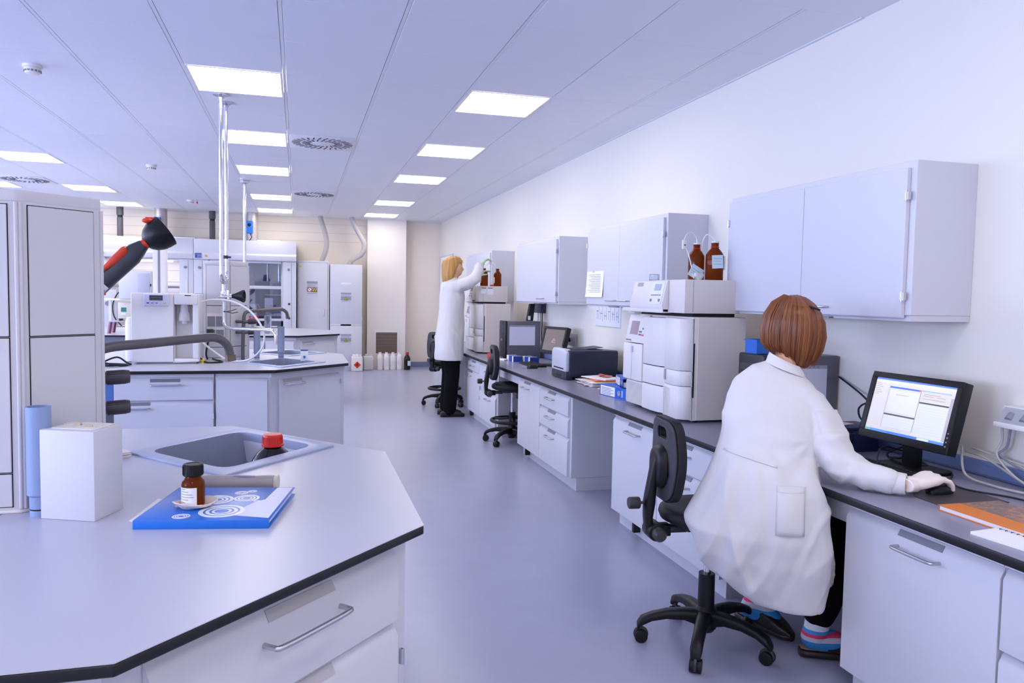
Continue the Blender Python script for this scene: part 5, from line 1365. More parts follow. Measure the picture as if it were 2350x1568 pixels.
def binder(label, M, l=.31, w_=.07, d=.26):
    t = thing('lever_arch_file', label, 'binder', M.to_translation(), 0, group='blue lever arch files')
    M = Matrix.Translation(-M.to_translation()) @ M
    put('cover', MB(M).box((-l / 2, 0, 0), (l / 2, d, .003)).box((-l / 2, 0, w_ - .003), (l / 2, d, w_)).box((-l / 2, 0, .003), (l / 2, .003, w_ - .003)), BLUEB, t, bevel=.001, seg=1)
    put('sheets', MB(M).box((-l / 2 + .008, .006, .006), (l / 2 - .008, d - .02, w_ * .6)), WHITE, t, smooth=0)
    lb = put('spine_label', MB(M).box((-l / 2 + .015, -.001, .006), (.03, .0, w_ - .006)), WHITE, t, smooth=0)
    k = MB(M)
    for i in range(5):
        k.box((-l / 2 + .025, -.0014, .012 + i * .0105), (-.02 + .03 * (i % 2), -.001, .016 + i * .0105))
    put('label_text', k, INKB, lb, smooth=0)
    put('finger_ring', MB(M).lathe([(.014, 0), (.019, .002), (.014, .003)], (.085, -.0, w_ / 2), 20, axis=(0, -1, 0)), CHROME, t)
    put('finger_hole', MB(M).cyl((.085, -.0012, w_ / 2), (.085, .0, w_ / 2), .013), BLACK, t)
    put('spine_print', MB(M).box((.118, -.0012, .015), (.135, .0, w_ - .015)), mat('print_paleblue', '#9fc0ee', .5), t, smooth=0)
    put('lever', MB(M).tube([(.03, .10, w_ * .6), (.05, .12, w_ * .85), (.12, .12, w_ * .85), (.13, .10, w_ * .6)], .003), CHROME, t)
    return t
binder('lower blue lever arch file lying with its spine to the aisle', Matrix.Translation((2.075, 4.84, BZ)) @ Matrix.Rotation(-PI / 2 + .12, 4, 'Z'), .36, .075)
binder('upper blue lever arch file lying on top of the other one', Matrix.Translation((2.13, 4.86, BZ + .0755)) @ Matrix.Rotation(-PI / 2 - .25, 4, 'Z'), .30, .065)
t = thing('lever_arch_file', 'dark blue folder standing against the left side of the near analyser', 'binder', (2.36, 4.66, BZ))
put('cover', MB().box((-.14, -.045, 0), (.14, -.042, .31)).box((-.14, .022, 0), (.14, .025, .31)).box((-.14, -.042, 0), (-.137, .022, .31)), NAVY, t, bevel=.001, seg=1)
put('sheets', MB().box((-.13, -.038, .005), (.12, .01, .295)), WHITE, t, smooth=0)

# small blue-white boxes beside the far keyboard
for i, (x, y, a, lab) in enumerate(((2.17, 7.66, .1, 'blue and white carton in front of the far computer tower, left one'), (2.30, 7.52, .15, 'blue and white carton in front of the far computer tower, right one'))):
    t = thing('small_carton', lab, 'carton', (x, y, BZ), a, group='blue and white cartons')
    put('carton', MB().box((-.05, -.1, 0), (.05, .1, .06)), WHITEP, t, bevel=.002)
    put('blue_print', MB().box((-.0515, -.06, .002), (.0515, .03, .0612)).box((-.0512, -.1012, .002), (.0512, -.098, .0612)), mat('print_blue', '#24489c', .5), t, smooth=0)
t = thing('bottle_cap', 'red plastic cap lying at the bench edge behind the middle chair', 'cap', (2.03, 8.1, BZ))
put('shell', MB().lathe([(.042, 0), (.042, .045), (.038, .05), (0, .05)], n=28), RED, t)
put('skirt', MB().lathe([(.042, 0), (.046, .001), (.046, .012), (.042, .014)], n=28), RED, t)
put('tissue', MB().prism([(2.02, 7.80), (2.07, 7.70), (2.11, 7.75), (2.06, 7.86)], BZ, BZ + .02), WHITE, label='small white tissue at the bench edge in front of the cartons', cat='tissue', bevel=.006)
put('marker_pen', MB().lathe([(.0, 0), (.006, .0), (.007, .01), (.007, .11), (.005, .125), (0, .13)], (2.17, 3.30, BZ + .0075), 12, axis=(.9, -.35, 0)), BLACK, label='black marker pen on the bench behind the seated person', cat='pen')
t = thing('wire_tool', 'thin steel wire tool beside the marker pen', 'tool', (2.05, 3.38, BZ))
put('loop', MB().tube([(.0, .0, .003), (.012, .01, .003), (.024, .0, .003), (.012, -.01, .003), (.0, .0, .003)], .0018, smooth=4), STEEL, t)
put('shaft', MB().cyl((.024, 0, .003), (.12, -.05, .003), .0018), STEEL, t)

# things around the near monitor
t = thing('navy_box', 'dark navy plastic box on the bench left of the near monitor', 'box', (2.45, 2.98, BZ))
put('tray', MB().box((-.12, -.08, 0), (.12, .08, .105)), NAVY, t, bevel=.006)
put('lid', MB().box((-.125, -.085, .1), (.125, .085, .115)), NAVY, t, bevel=.004)
t = thing('glass_tumbler', 'clear plastic cup with dark contents between the sleeve and navy box', 'cup', (2.375, 2.885, BZ))
put('wall', MB().lathe([(.024, 0), (.026, .002), (.034, .095), (.032, .095), (.024, .006), (0, .005)], n=24), GLASS, t)
put('rim', MB().lathe([(.034, .093), (.0365, .096), (.034, .099), (.032, .096)], n=24), GLASS, t)
put('contents', MB().lathe([(0, .007), (.0235, .007), (.029, .06), (0, .06)], n=24), mat('liquid_dark', '#23253a', .2), t)
put('leaflet', MB().obox((2.41, 3.0, BZ + .118), (.13, .1, .003), rz(.3)), mat('leaflet_pink', '#e2c9cc', .6), label='pale pink leaflet lying on the navy box', cat='paper', smooth=0)
put('coiled_cable', MB().tube([(2.635, 3.27, 1.04), (2.62, 3.1, .98), (2.60, 2.98, .93), (2.575, 2.92, .92), (2.55, 2.96, .95), (2.535, 3.0, .92), (2.545, 2.99, .87), (2.565, 2.93, .885), (2.58, 2.9, .95), (2.575, 2.86, .97), (2.56, 2.86, .92), (2.565, 2.9, .862)], .0045, n=8, smooth=10), CABLEB, label='looped black cable hanging between near computer tower and monitor', cat='cable')
CB = [([(2.44, 2.60, .80), (2.35, 2.62, .82), (2.30, 2.60, .79), (2.285, 2.58, .742)], CABLEB, .0035, 'thin black cable looping under the near monitor towards the keyboard'),
      ([(2.47, 2.62, .742), (2.52, 2.5, .745), (2.50, 2.42, .742), (2.40, 2.33, .741), (2.36, 2.22, .740), (2.43, 2.08, .740), (2.44, 1.9, .740), (2.48, 1.7, .740)], CABLEB, .0035, 'thin black cable running along the bench to the right edge'),
      ([(2.52, 2.40, .86), (2.50, 2.36, .76), (2.50, 2.24, .743), (2.52, 2.1, .743), (2.56, 1.98, .745), (2.52, 1.9, .744)], CABLEW, .0045, 'grey cable curving down behind the near monitor, the lowest one'),
      ([(2.60, 2.46, .825), (2.60, 2.36, .815), (2.60, 2.2, .76), (2.58, 2.05, .745), (2.54, 1.95, .744), (2.50, 1.86, .744)], CABLEW, .0045, 'grey cable hugging the wall raceway, the middle one'),
      ([(2.60, 2.43, .845), (2.605, 2.3, .83), (2.605, 2.15, .81), (2.59, 2.0, .75), (2.58, 1.9, .744)], CABLEW, .004, 'grey cable along the top of the wall raceway'),
      ([(2.6, 2.30, .96), (2.60, 2.295, .90), (2.585, 2.30, .84), (2.58, 2.22, .78), (2.57, 2.12, .75), (2.54, 2.0, .744), (2.52, 1.85, .744)], CABLEW, .0045, 'pale cable hanging from the wall socket box, the front one'),
      ([(2.61, 2.27, .96), (2.61, 2.28, .88), (2.60, 2.30, .84), (2.60, 2.18, .80), (2.59, 2.02, .78), (2.58, 1.9, .76)], GREYM, .0045, 'darker cable hanging from the wall socket box'),
      ([(2.46, 2.62, .82), (2.40, 2.66, .78), (2.42, 2.60, .752), (2.50, 2.55, .75), (2.54, 2.66, .75), (2.46, 2.70, .755), (2.43, 2.62, .77), (2.5, 2.58, .80)], CABLEB, .0045, 'tangle of black cables behind the near monitor stand')]
for pts, mt, r_, lab in CB:
    put('cable', MB().tube(pts, r_, n=8, smooth=8), mt, label=lab, cat='cable')
t = thing('wall_socket_box', 'white wall socket box with clear cover at the right edge', 'socket', (2.61, 2.22, .95))
put('housing', MB().box((2.555, 2.05, .955), (2.65, 2.30, .975)).box((2.60, 2.05, .975), (2.65, 2.30, 1.035)), WHITEP, t, W=True, bevel=.004)
put('clear_cover', MB().add([(2.565, 2.06, .975), (2.565, 2.29, .975), (2.60, 2.29, 1.03), (2.60, 2.06, 1.03), (2.57, 2.06, .975), (2.57, 2.29, .975), (2.605, 2.29, 1.03), (2.605, 2.06, 1.03)], [(0, 1, 2, 3), (7, 6, 5, 4), (0, 4, 5, 1), (1, 5, 6, 2), (2, 6, 7, 3), (3, 7, 4, 0)]), mat('cover_smoke', '#aeb2b8', .1, spec=.8), t, W=True, smooth=0)
put('plug', MB().cyl((2.575, 2.25, .985), (2.595, 2.25, 1.005), .016).cyl((2.575, 2.19, .985), (2.595, 2.19, 1.005), .016), GREYM, t, W=True)
# book, notebook
t = thing('picture_book', 'orange hardcover book with a photo cover lying on the near bench', 'book', (2.15, 1.92, BZ))
put('cover', MB().box((2.045, 1.70, BZ), (2.30, 2.03, BZ + .0025)).box((2.045, 1.70, BZ + .0155), (2.30, 2.03, BZ + .018)), ORANGE, t, W=True, bevel=.0006, seg=1)
put('pages', MB().box((2.05, 1.705, BZ + .0026), (2.296, 2.026, BZ + .0154)), WHITE, t, W=True, smooth=0)
pm = bpy.data.materials.new('cover_photo'); pm.use_nodes = True
nt = pm.node_tree; b_ = nt.nodes['Principled BSDF']
tc = nt.nodes.new('ShaderNodeTexCoord'); vo = nt.nodes.new('ShaderNodeTexNoise'); vo.inputs['Scale'].default_value = 22; vo.inputs['Detail'].default_value = 5; vo.inputs['Distortion'].default_value = 1.5
cr_ = nt.nodes.new('ShaderNodeValToRGB')
nt.links.new(tc.outputs['Object'], vo.inputs['Vector']); nt.links.new(vo.outputs['Fac'], cr_.inputs[0]); nt.links.new(cr_.outputs[0], b_.inputs['Base Color'])
e_ = cr_.color_ramp.elements
e_[0].position = .32; e_[0].color = (*lin('#4a6a4a'), 1); e_[1].position = .75; e_[1].color = (*lin('#d9b48a'), 1)
for p_, c_ in ((.42, '#8a7a6a'), (.5, '#7a6a66'), (.58, '#c97a56'), (.66, '#9a8a7c')):
    q_ = e_.new(p_); q_.color = (*lin(c_), 1)
b_.inputs['Roughness'].default_value = .3
put('photo_print', MB().box((2.135, 1.702, BZ + .018), (2.298, 2.028, BZ + .0184)), pm, t, W=True, smooth=0, label='printed food photo on the cover')
t = thing('spiral_notebook', 'white spiral notebook at the bench edge beside the orange book', 'notebook', (2.02, 1.70, BZ))
put('pages', MB(Matrix.Translation((2.01, 1.70, BZ)) @ Matrix.Rotation(.1, 4, 'Z')).box((-.07, -.16, 0), (.04, .10, .008)), WHITE, t, W=True, smooth=0)
k = MB(Matrix.Translation((2.01, 1.70, BZ)) @ Matrix.Rotation(.1, 4, 'Z'))
for i in range(14):
    k.tube([(.03, -.15 + i * .018, .004), (.034, -.15 + i * .018, .0105), (.041, -.15 + i * .018, .009), (.0425, -.15 + i * .018, .002)], .0012, n=6)
put('spiral', k, CABLEB, t, W=True)

# wall things
t = thing('wall_socket', 'grey power socket with black plug on the wall right of the far monitor', 'socket', (2.645, 7.25, .98))
put('plate', MB().box((2.628, 7.10, .93), (2.65, 7.36, 1.05)), mat('plate_grey', '#b9b6bd', .4), t, W=True, bevel=.004)
put('plug', MB().box((2.58, 7.24, .965), (2.63, 7.32, 1.01)), BLACK, t, W=True, bevel=.006)
put('lead', MB().tube([(2.58, 7.28, .985), (2.52, 7.25, .97), (2.48, 7.2, .90), (2.46, 7.15, .82)], .006, n=8, smooth=6), CABLEB, t, W=True)
put('lead', MB().tube([(2.58, 7.29, .98), (2.5, 7.3, .99), (2.46, 7.25, .95)], .005, n=8, smooth=6), CABLEW, t, W=True)
t = thing('power_adapter', 'dark adapter box on the wall below the wall cabinets, cables hanging', 'adapter', (2.62, 8.2, 1.23))
put('box', MB().box((2.59, 8.1, 1.23), (2.65, 8.38, 1.345)), mat('adapter_dark', '#3c3d50', .4), t, W=True, bevel=.004)
for i, y in enumerate((8.15, 8.22, 8.30)):
    put('lead', MB().tube([(2.62, y, 1.235), (2.615, y - .02, 1.12), (2.60, y - .06, 1.0), (2.56, y - .2, .87)], .006, n=8, smooth=6), CABLEW if i else CABLEB, t, W=True)
t = thing('wall_chart', 'faded printed chart on the wall under the two-door cabinet', 'poster', (2.648, 6.33, 1.16))
put('sheet', MB().box((2.645, 6.04, 1.155), (2.65, 6.62, 1.352)), mat('chart_paper', '#dfe0ea', .6), t, W=True, smooth=0)
k = MB()
for i in range(6):
    y = 6.08 + i * .09
    k.box((2.6445, y, 1.2 + .02 * (i % 2)), (2.645, y + .006, 1.33))
    k.box((2.6445, y, 1.25 + .02 * (i % 3)), (2.645, y + .06, 1.256 + .02 * (i % 3)))
    k.box((2.6445, y + .04, 1.22), (2.645, y + .046, 1.30))
put('chart_lines', k, INK, t, W=True, smooth=0)
put('green_edge', MB().box((2.6442, 6.05, 1.155), (2.645, 6.61, 1.163)), mat('chart_green', '#a9cbbb', .6), t, W=True, smooth=0)
t = thing('paper_notice', 'white printed list taped to the door of the two-door wall cabinet', 'notice', (2.33, 5.86, 1.42))
k = MB()
vs = []
for j in range(9):
    z = 1.42 + .21 * j / 8
    for i in range(5):
        vs.append((2.3305 - .010 * (1 - j / 8) ** 2 - .004 * math.sin(i / 4 * PI) * (1 - j / 8), 6.04 - .37 * i / 4 + .01 * (1 - j / 8), z))
put('sheet', MB().add(vs, [(j * 5 + i, j * 5 + i + 1, j * 5 + i + 6, j * 5 + i + 5) for j in range(8) for i in range(4)]), WHITE, t, W=True)
k = MB()
for i in range(11):
    z = 1.60 - i * .014
    k.box((2.318 + .006 * (z - 1.42) / .21, 5.72, z), (2.3185 + .006 * (z - 1.42) / .21, 5.98 - .03 * (i % 3), z + .003))
put('text_lines', k, INK, t, W=True, smooth=0)
put('pin', MB().box((2.328, 5.87, 1.618), (2.3315, 5.91, 1.635)), mat('tape_pink', '#e6b6a8', .5), t, W=True, smooth=0)
t = thing('notice_board', 'thin white notice frame on the right wall behind the standing person', 'frame', (2.645, 14.1, 1.2))
put('sheet', MB().box((2.642, 13.5, 1.2), (2.647, 14.7, 2.12)), WHITE, t, W=True, smooth=0)
put('border', MB().box((2.636, 13.45, 2.12), (2.647, 14.75, 2.145)).box((2.636, 14.72, 1.2), (2.647, 14.75, 2.12)).box((2.636, 13.45, 1.2), (2.647, 13.48, 2.12)).box((2.636, 13.45, 1.175), (2.647, 14.75, 1.2)), mat('frame_lilac', '#c9c6d8', .5), t, W=True, smooth=0)
# ================================================================== LAB CHAIRS
def lab_chair(label, loc, rzv, base_rot, footring=True):
    """faces local +X; seat top at z .58"""
    t = thing('lab_chair', label, 'chair', loc, rzv, group='black lab swivel chairs')
    put('hub', MB().lathe([(.034, .06), (.045, .075), (.045, .15), (.034, .165), (.033, .30), (.0, .30)], n=20), BLACK, t)
    put('gas_spring', MB().cyl((0, 0, .28), (0, 0, .50), .015), CHROME, t)
    for i in range(5):
        a = base_rot - rzv + 2 * PI * i / 5
        M = Matrix.Rotation(a, 4, 'Z')
        secs = []
        for x, z, hw, hh in ((.03, .115, .032, .035), (.09, .125, .028, .024), (.16, .122, .025, .020), (.22, .108, .024, .018), (.262, .088, .024, .020), (.278, .068, .020, .014)):
            secs.append(MB().ring((x, 0, z), (0, hw, 0), (0, 0, hh), 14, 3))
        leg = put('leg', MB(M).loft(secs), BLACK, t, smooth=50)
        ca = put('caster', MB(M).cyl((.262, -.023, .027), (.262, -.004, .027), .027, n=20).cyl((.262, .004, .027), (.262, .023, .027), .027, n=20), BLACK, leg, bevel=.003)
        put('caster_hood', MB(M).cyl((.262, -.006, .033), (.262, .006, .033), .031, n=20).cyl((.265, 0, .03), (.265, 0, .085), .009), DARKG, leg, bevel=.003)
    if footring:
        put('foot_ring', MB().tube([(.2 * math.cos(2 * PI * i / 32), .2 * math.sin(2 * PI * i / 32), .22) for i in range(33)], .016, n=12), BLACK, t)
        k = MB()
        for i in range(3):
            a = 2 * PI * i / 3 + .4
            k.tube([(.04 * math.cos(a), .04 * math.sin(a), .24), (.12 * math.cos(a), .12 * math.sin(a), .225), (.2 * math.cos(a), .2 * math.sin(a), .22)], .011, n=8)
        put('ring_spokes', k, BLACK, t)
    s = put('seat', MB().lathe([(0, .518), (.17, .518), (.198, .53), (.205, .548), (.2, .566), (.18, .578), (.12, .578), (.05, .572), (0, .570)], n=40), BLACKS, t, smooth=50)
    put('seat_plate', MB().box((-.12, -.07, .492), (.1, .07, .519)).box((-.2, -.025, .478), (-.1, .025, .505)), DARKG, t, bevel=.006)
    put('lever', MB().cyl((0, 0, .50), (.02, -.16, .49), .006), STEEL, t)
    put('lever_knob', MB().lathe([(.0, -.028), (.022, -.026), (.024, 0), (.018, .018), (0, .02)], (.02, -.165, .478), 18), BLACK, t)
    # bracket: horizontal knuckle, upright, knob
    put('knuckle', MB().cyl((-.235, -.045, .487), (-.235, .045, .487), .036, n=20).box((-.235, -.026, .465), (-.17, .026, .512)), BLACK, t, bevel=.006)
    put('knuckle_knob', MB().lathe([(.0, 0), (.026, .002), (.028, .03), (.02, .045), (0, .046)], (-.235, -.045, .487), 20, axis=(0, -1, 0)), DARKG, t)
    put('upright', MB().loft([MB().ring(c, u, v, 12, 4) for c, u, v in (((-.255, 0, .475), (.016, 0, 0), (0, .026, 0)), ((-.262, 0, .54), (.016, 0, 0), (0, .027, 0)), ((-.258, 0, .60), (.022, 0, 0), (0, .026, 0)), ((-.252, 0, .66), (.018, 0, 0), (0, .026, 0)), ((-.238, 0, .76), (.014, 0, 0), (0, .026, 0)), ((-.226, 0, .82), (.008, 0, 0), (0, .02, 0)))]), BLACK, t, smooth=50)
    put('height_knob', MB().cyl((-.272, 0, .60), (-.30, 0, .60), .006).lathe([(.0, 0), (.022, .001), (.024, .004), (.024, .042), (.021, .046), (0, .046)], (-.298, 0, .60), 24, axis=(-1, 0, 0)), DARKG, t)
    # backrest shell, foam, hand hole
    outer = rpoly([(-.12, .615), (.12, .615), (.145, .78), (.115, .945), (-.115, .945), (-.145, .78)], .06, 6)
    hole = rpoly([(-.045, .865), (.045, .865), (.04, .905), (-.04, .905)], .018, 4)
    def bent(x0, x1, o, h):
        m = MB().holed(o, h, x0, x1)
        k = MB()
        vs = []
        for p in m.v:  # (y, z, x)
            y, z, x = p.x, p.y, p.z
            vs.append((x + .55 * y * y + .35 * (z - .74) ** 2 * (-1) - (z - .74) * (-.05), y, z))
        return k.add(vs, [f for f in m.f])
    put('backrest', bent(-.205, -.172, outer, [hole]), BLACKS, t, bevel=.009, seg=3, smooth=40)
    put('back_shell', bent(-.214, -.2055, [(p[0] * .93, .78 + (p[1] - .78) * .95) for p in outer], [[(p[0] * 1.15, .885 + (p[1] - .885) * 1.15) for p in hole]]), DARKG, t, bevel=.003)
    put('back_hub', MB().loft([MB().ring((x, 0, .745), (0, .07 * k_, 0), (0, 0, .088 * k_), 24, 2.6) for x, k_ in ((-.212, 1.0), (-.228, .97), (-.24, .85), (-.244, .6))]), BLACK, t, smooth=50)
    return t
lab_chair('black lab chair beneath the seated person in the foreground', (1.615, 2.745, 0), -.10, math.radians(161), footring=False)
lab_chair('black lab chair with foot ring at the bench, in the middle distance before the printer', (1.985, 7.05, 0), -.06, math.radians(149))
lab_chair('farthest black lab chair, partly hidden behind the standing person', (1.80, 9.62, 0), .75, math.radians(168))

# ================================================================== PERSON 1: seated
def fold(co, amp, f, seed):
    return amp * (noise.noise(Vector((co.x * f[0] + seed, co.y * f[1], co.z * f[2]))) + .5 * noise.noise(Vector((co.x * f[0] * 2.1, co.y * f[1] * 2.1 + seed, co.z * f[2] * 2.0))))
p1 = thing('person', 'seated person in white lab coat with red-brown bob, gloved hand on the mouse', 'person', (1.85, 2.68, 0))
# body: one continuous surface
B = MB()
nv = Vector((.569, .822, 0)); pv = Vector((.822, -.569, 0))
def vring(c, a, b, n=20, sup=2.2):
    return MB().ring(c, pv * a, nv * b, n, sup)
B.loft([vring((1.69, 2.53, .57), .13, .14), vring((1.695, 2.53, .66), .13, .125), vring((1.735, 2.54, .80), .105, .10), vring((1.78, 2.58, .95), .12, .10), vring((1.815, 2.605, 1.05), .12, .08), vring((1.845, 2.625, 1.12), .06, .05), vring((1.87, 2.645, 1.17), .045, .045)])
B.limb([(1.85, 2.63, 1.13), (1.905, 2.67, 1.23)], [.048, .05])
B.ell((1.925, 2.68, 1.315), (.088, .082, .115), 20, 14)
B.ell((1.965, 2.655, 1.265), (.055, .055, .06), 16, 10)           # jaw
fdir = Vector((.86, -.5, 0)).normalized(); fs_ = Vector((-fdir.y, fdir.x, 0))
hc = Vector((1.925, 2.68, 1.31))
B.ell(hc + fdir * .098 + Vector((0, 0, -.025)), (.016, .016, .022), 12, 8)   # nose
for s in (-1, 1):
    B.ell(hc + fdir * .005 + fs_ * (.083 * s) + Vector((0, 0, -.02)), (.018, .012, .032), 12, 8)   # ears
# arms (inside the sleeves), wrists, hands
shR, elR, wrR = Vector((1.91, 2.53, 1.01)), Vector((1.925, 2.385, .815)), Vector((2.072, 2.20, .778))
shL, elL, wrL = Vector((1.76, 2.71, 1.02)), Vector((1.96, 2.87, .82)), Vector((2.14, 2.80, .78))
B.limb([shR, elR, wrR], [.045, .034, .024]); B.limb([shL, elL, wrL], [.045, .034, .024])
B.limb([(1.82, 2.61, 1.03), shR], [.06, .045]); B.limb([(1.82, 2.61, 1.03), shL], [.06, .045])
# legs
hipR, knR, anR = Vector((1.70, 2.45, .59)), Vector((2.06, 2.50, .53)), Vector((1.985, 2.525, .10))
hipL, knL, anL = Vector((1.73, 2.62, .59)), Vector((2.08, 2.80, .52)), Vector((1.91, 2.82, .14))
B.limb([hipR, knR, anR], [.08, .055, .038]); B.limb([hipL, knL, anL], [.08, .055, .038])
toeR, toeL = Vector((2.16, 2.47, .045)), Vector((2.06, 2.725, .05))
B.limb([anR, (1.995, 2.535, .06), (2.10, 2.495, .035)], [.036, .030, .02]); B.limb([anL, (1.90, 2.835, .075), (1.95, 2.745, .035)], [.036, .030, .02])
body1 = put('body', voxel(B, .009, 5), SKIN, p1, W=True)
# face marks on the body: eyes, mouth
for s in (-1, 1):
    put('eye', MB().ell(hc + fdir * .085 + fs_ * (.032 * s) + Vector((0, 0, .0)), (.012, .012, .008), 12, 8), WHITEP, body1, W=True)
put('mouth', MB().ell(hc + fdir * .083 + Vector((0, 0, -.065)), (.012, .02, .006), 12, 8), mat('lip', '#b86a62', .5), body1, W=True)
# glove hands: palm and five separate fingers
def hand(wr, fwd, side, up_, sgn, curl, mt, nm, par, spread=.26, scale=1.0):
    """side points to the thumb side"""
    k = MB()
    wr = Vector(wr); fwd = Vector(fwd).normalized(); up_ = Vector(up_); up_ = (up_ - fwd * up_.dot(fwd)).normalized(); side = up_.cross(fwd) * sgn
    kn = wr + fwd * .085 * scale + up_ * .014 * scale
    k.loft([MB().ring(wr - fwd * .03 * scale, side * .026 * scale, up_ * .021 * scale, 16), MB().ring(wr, side * .026 * scale, up_ * .02 * scale, 16), MB().ring(wr + fwd * .03 * scale + up_ * .006, side * .034 * scale, up_ * .019 * scale, 16, 2.6), MB().ring(wr + fwd * .065 * scale + up_ * .012, side * .041 * scale, up_ * .017 * scale, 16, 2.8), MB().ring(kn, side * .040 * scale, up_ * .013 * scale, 16, 2.8)])
    for i, (off, ln) in enumerate(((.031, .070), (.0105, .078), (-.011, .073), (-.031, .058))):
        ln *= scale
        curl_i = curl * (.80, .92, 1.1, 1.3)[i]
        p0 = kn + side * off * scale - fwd * .012
        ang = [curl_i * .45, curl_i * 1.3, curl_i * 2.0]
        d0 = (fwd + side * (off * spread * 30)).normalized()
        pts = [p0]; p = kn + side * off * scale
        pts.append(p)
        for a, s_ in zip(ang, (.45, .31, .24)):
            dd_ = d0 * math.cos(a) - up_ * math.sin(a)
            p = p + dd_ * ln * s_
            pts.append(p)
        k.limb(pts, [.0086 * scale, .0088 * scale, .0080 * scale, .0072 * scale, .0060 * scale], 10)
    tb = wr + fwd * .025 * scale + side * .026 * scale
    t1 = tb + (fwd * .6 + side * .75 - up_ * .25).normalized() * .036 * scale
    t2 = t1 + (fwd * .9 + side * .25 - up_ * .35).normalized() * .030 * scale
    t3 = t2 + (fwd * 1 - side * .05 - up_ * .4).normalized() * .022 * scale
    k.limb([tb - fwd * .01 - side * .01, tb, t1, t2, t3], [.013 * scale, .014 * scale, .0115 * scale, .0095 * scale, .0075 * scale], 10)
    return put(nm, voxel(k, .0026 * scale, 2), mt, par, W=True)
hand((2.094, 2.188, .780), (.97, .10, .05), None, (0, -.12, 1), 1, .50, GLOVE, 'glove', p1, scale=1.13)
g_ = hand((2.12, 2.80, .775), (.97, -.1, -.03), None, (0, 0, 1), -1, .5, GLOVE, 'glove', p1)
put('glove_cuff', MB().tube([(2.072, 2.198, .779), (2.088, 2.1915, .779), (2.104, 2.189, .780)], [.0285, .0272, .0278], n=20), GLOVE, p1, W=True)
# coat
LR = [((1.812, 2.663, 1.201), (1.908, 2.597, 1.146), 0.055), ((1.806, 2.661, 1.179), (1.916, 2.585, 1.126), 0.062), ((1.750, 2.681, 1.156), (1.941, 2.549, 1.090), 0.078), ((1.690, 2.699, 1.106), (1.960, 2.512, 1.018), 0.1),
      ((1.657, 2.698, 1.042), (1.942, 2.488, 0.929), 0.12), ((1.616, 2.677, 0.906), (1.889, 2.464, 0.826), 0.135), ((1.586, 2.662, 0.814), (1.867, 2.406, 0.782), 0.14), ((1.548, 2.663, 0.728), (1.853, 2.355, 0.722), 0.15),
      ((1.502, 2.671, 0.624), (1.856, 2.334, 0.630), 0.18), ((1.473, 2.666, 0.566), (1.862, 2.324, 0.552), 0.19), ((1.486, 2.633, 0.489), (1.872, 2.324, 0.454), 0.18), ((1.528, 2.592, 0.404), (1.873, 2.329, 0.371), 0.16),
      ((1.617, 2.530, 0.328), (1.865, 2.334, 0.304), 0.14), ((1.646, 2.510, 0.308), (1.864, 2.335, 0.291), 0.13)]
def coat_loft(LR, sup=2.3, n=28):
    rs = []
    for L, R, d in LR:
        L, R = Vector(L), Vector(R)
        c = (L + R) / 2
        rs.append(MB().ring(c, (R - L) / 2, nv * d, n, sup))
    return rs
K = MB().loft(coat_loft(LR))
# right sleeve, forearm lying on the bench
K.limb([(1.88, 2.55, 1.04), (1.915, 2.53, .99), (1.93, 2.46, .905), (1.93, 2.385, .822), (1.985, 2.30, .788), (2.035, 2.242, .779)], [.07, .074, .072, .060, .047, .040], 18)
K.limb([(1.775, 2.685, 1.03), (1.77, 2.72, .97), (1.96, 2.86, .83), (2.10, 2.80, .795)], [.065, .065, .052, .040], 18)
def ridge(v):
    return max(0, 1 - abs(noise.noise(v)) * 3.2)
def coat_def(co):
    sd = (co.x - 1.72) * .82 - (co.y - 2.5) * .57            # across the view of the back
    d = .006 * noise.noise(Vector((co.x * 7 + 3, co.y * 7, co.z * 4)))
    hem = .303 + (-.07 if sd > 0 else -.0) * min(1, max(0, sd) * 4)
    keep = min(1, max(.12, (co.z - .31) / .07))
    if co.z < .88:      # long drapes running down and outwards from the waist
        w_ = min(1, (.88 - co.z) / .2)
        d += .013 * w_ * ridge(Vector((sd * 6.5 + co.z * 2.5, co.z * 1.3, 2.0)))
        d += .010 * w_ * ridge(Vector((sd * 9 - co.z * 4.5, co.z * 2.2, 7.0)))
        ang = math.atan2(co.y - 2.5, co.x - 1.69)
        d += .006 * w_ * math.sin(ang * 9 + 2.6 * math.sin(co.z * 7))
    px, pz = sd - .14, co.z - .90
    r_ = math.hypot(px, pz); a_ = math.atan2(pz, px)
    if r_ < .42 and co.z < 1.0:     # gathers fanning from under the right arm
        d += .009 * (1 - r_ / .42) * math.sin(a_ * 8 + r_ * 14) * min(1, r_ / .16) * (1 if pz < .02 else max(0, 1 - (pz - .02) / .06))
    if co.x > 1.88 and co.y < 2.55 and co.z < 1.0:      # crumples across the sleeve
        d += .010 * ridge(Vector((co.x * 9 + co.y * 9, co.z * 12, 5.0)))
    if co.z > .84:
        d += .008 * min(1, (co.z - .84) / .06) * ridge(Vector((sd * 5 - co.z * 4, co.z * 5, 9.0)))
    return d * keep
coat = put('lab_coat', voxel(K, .0075, 4, coat_def), CLOTH, p1, W=True)
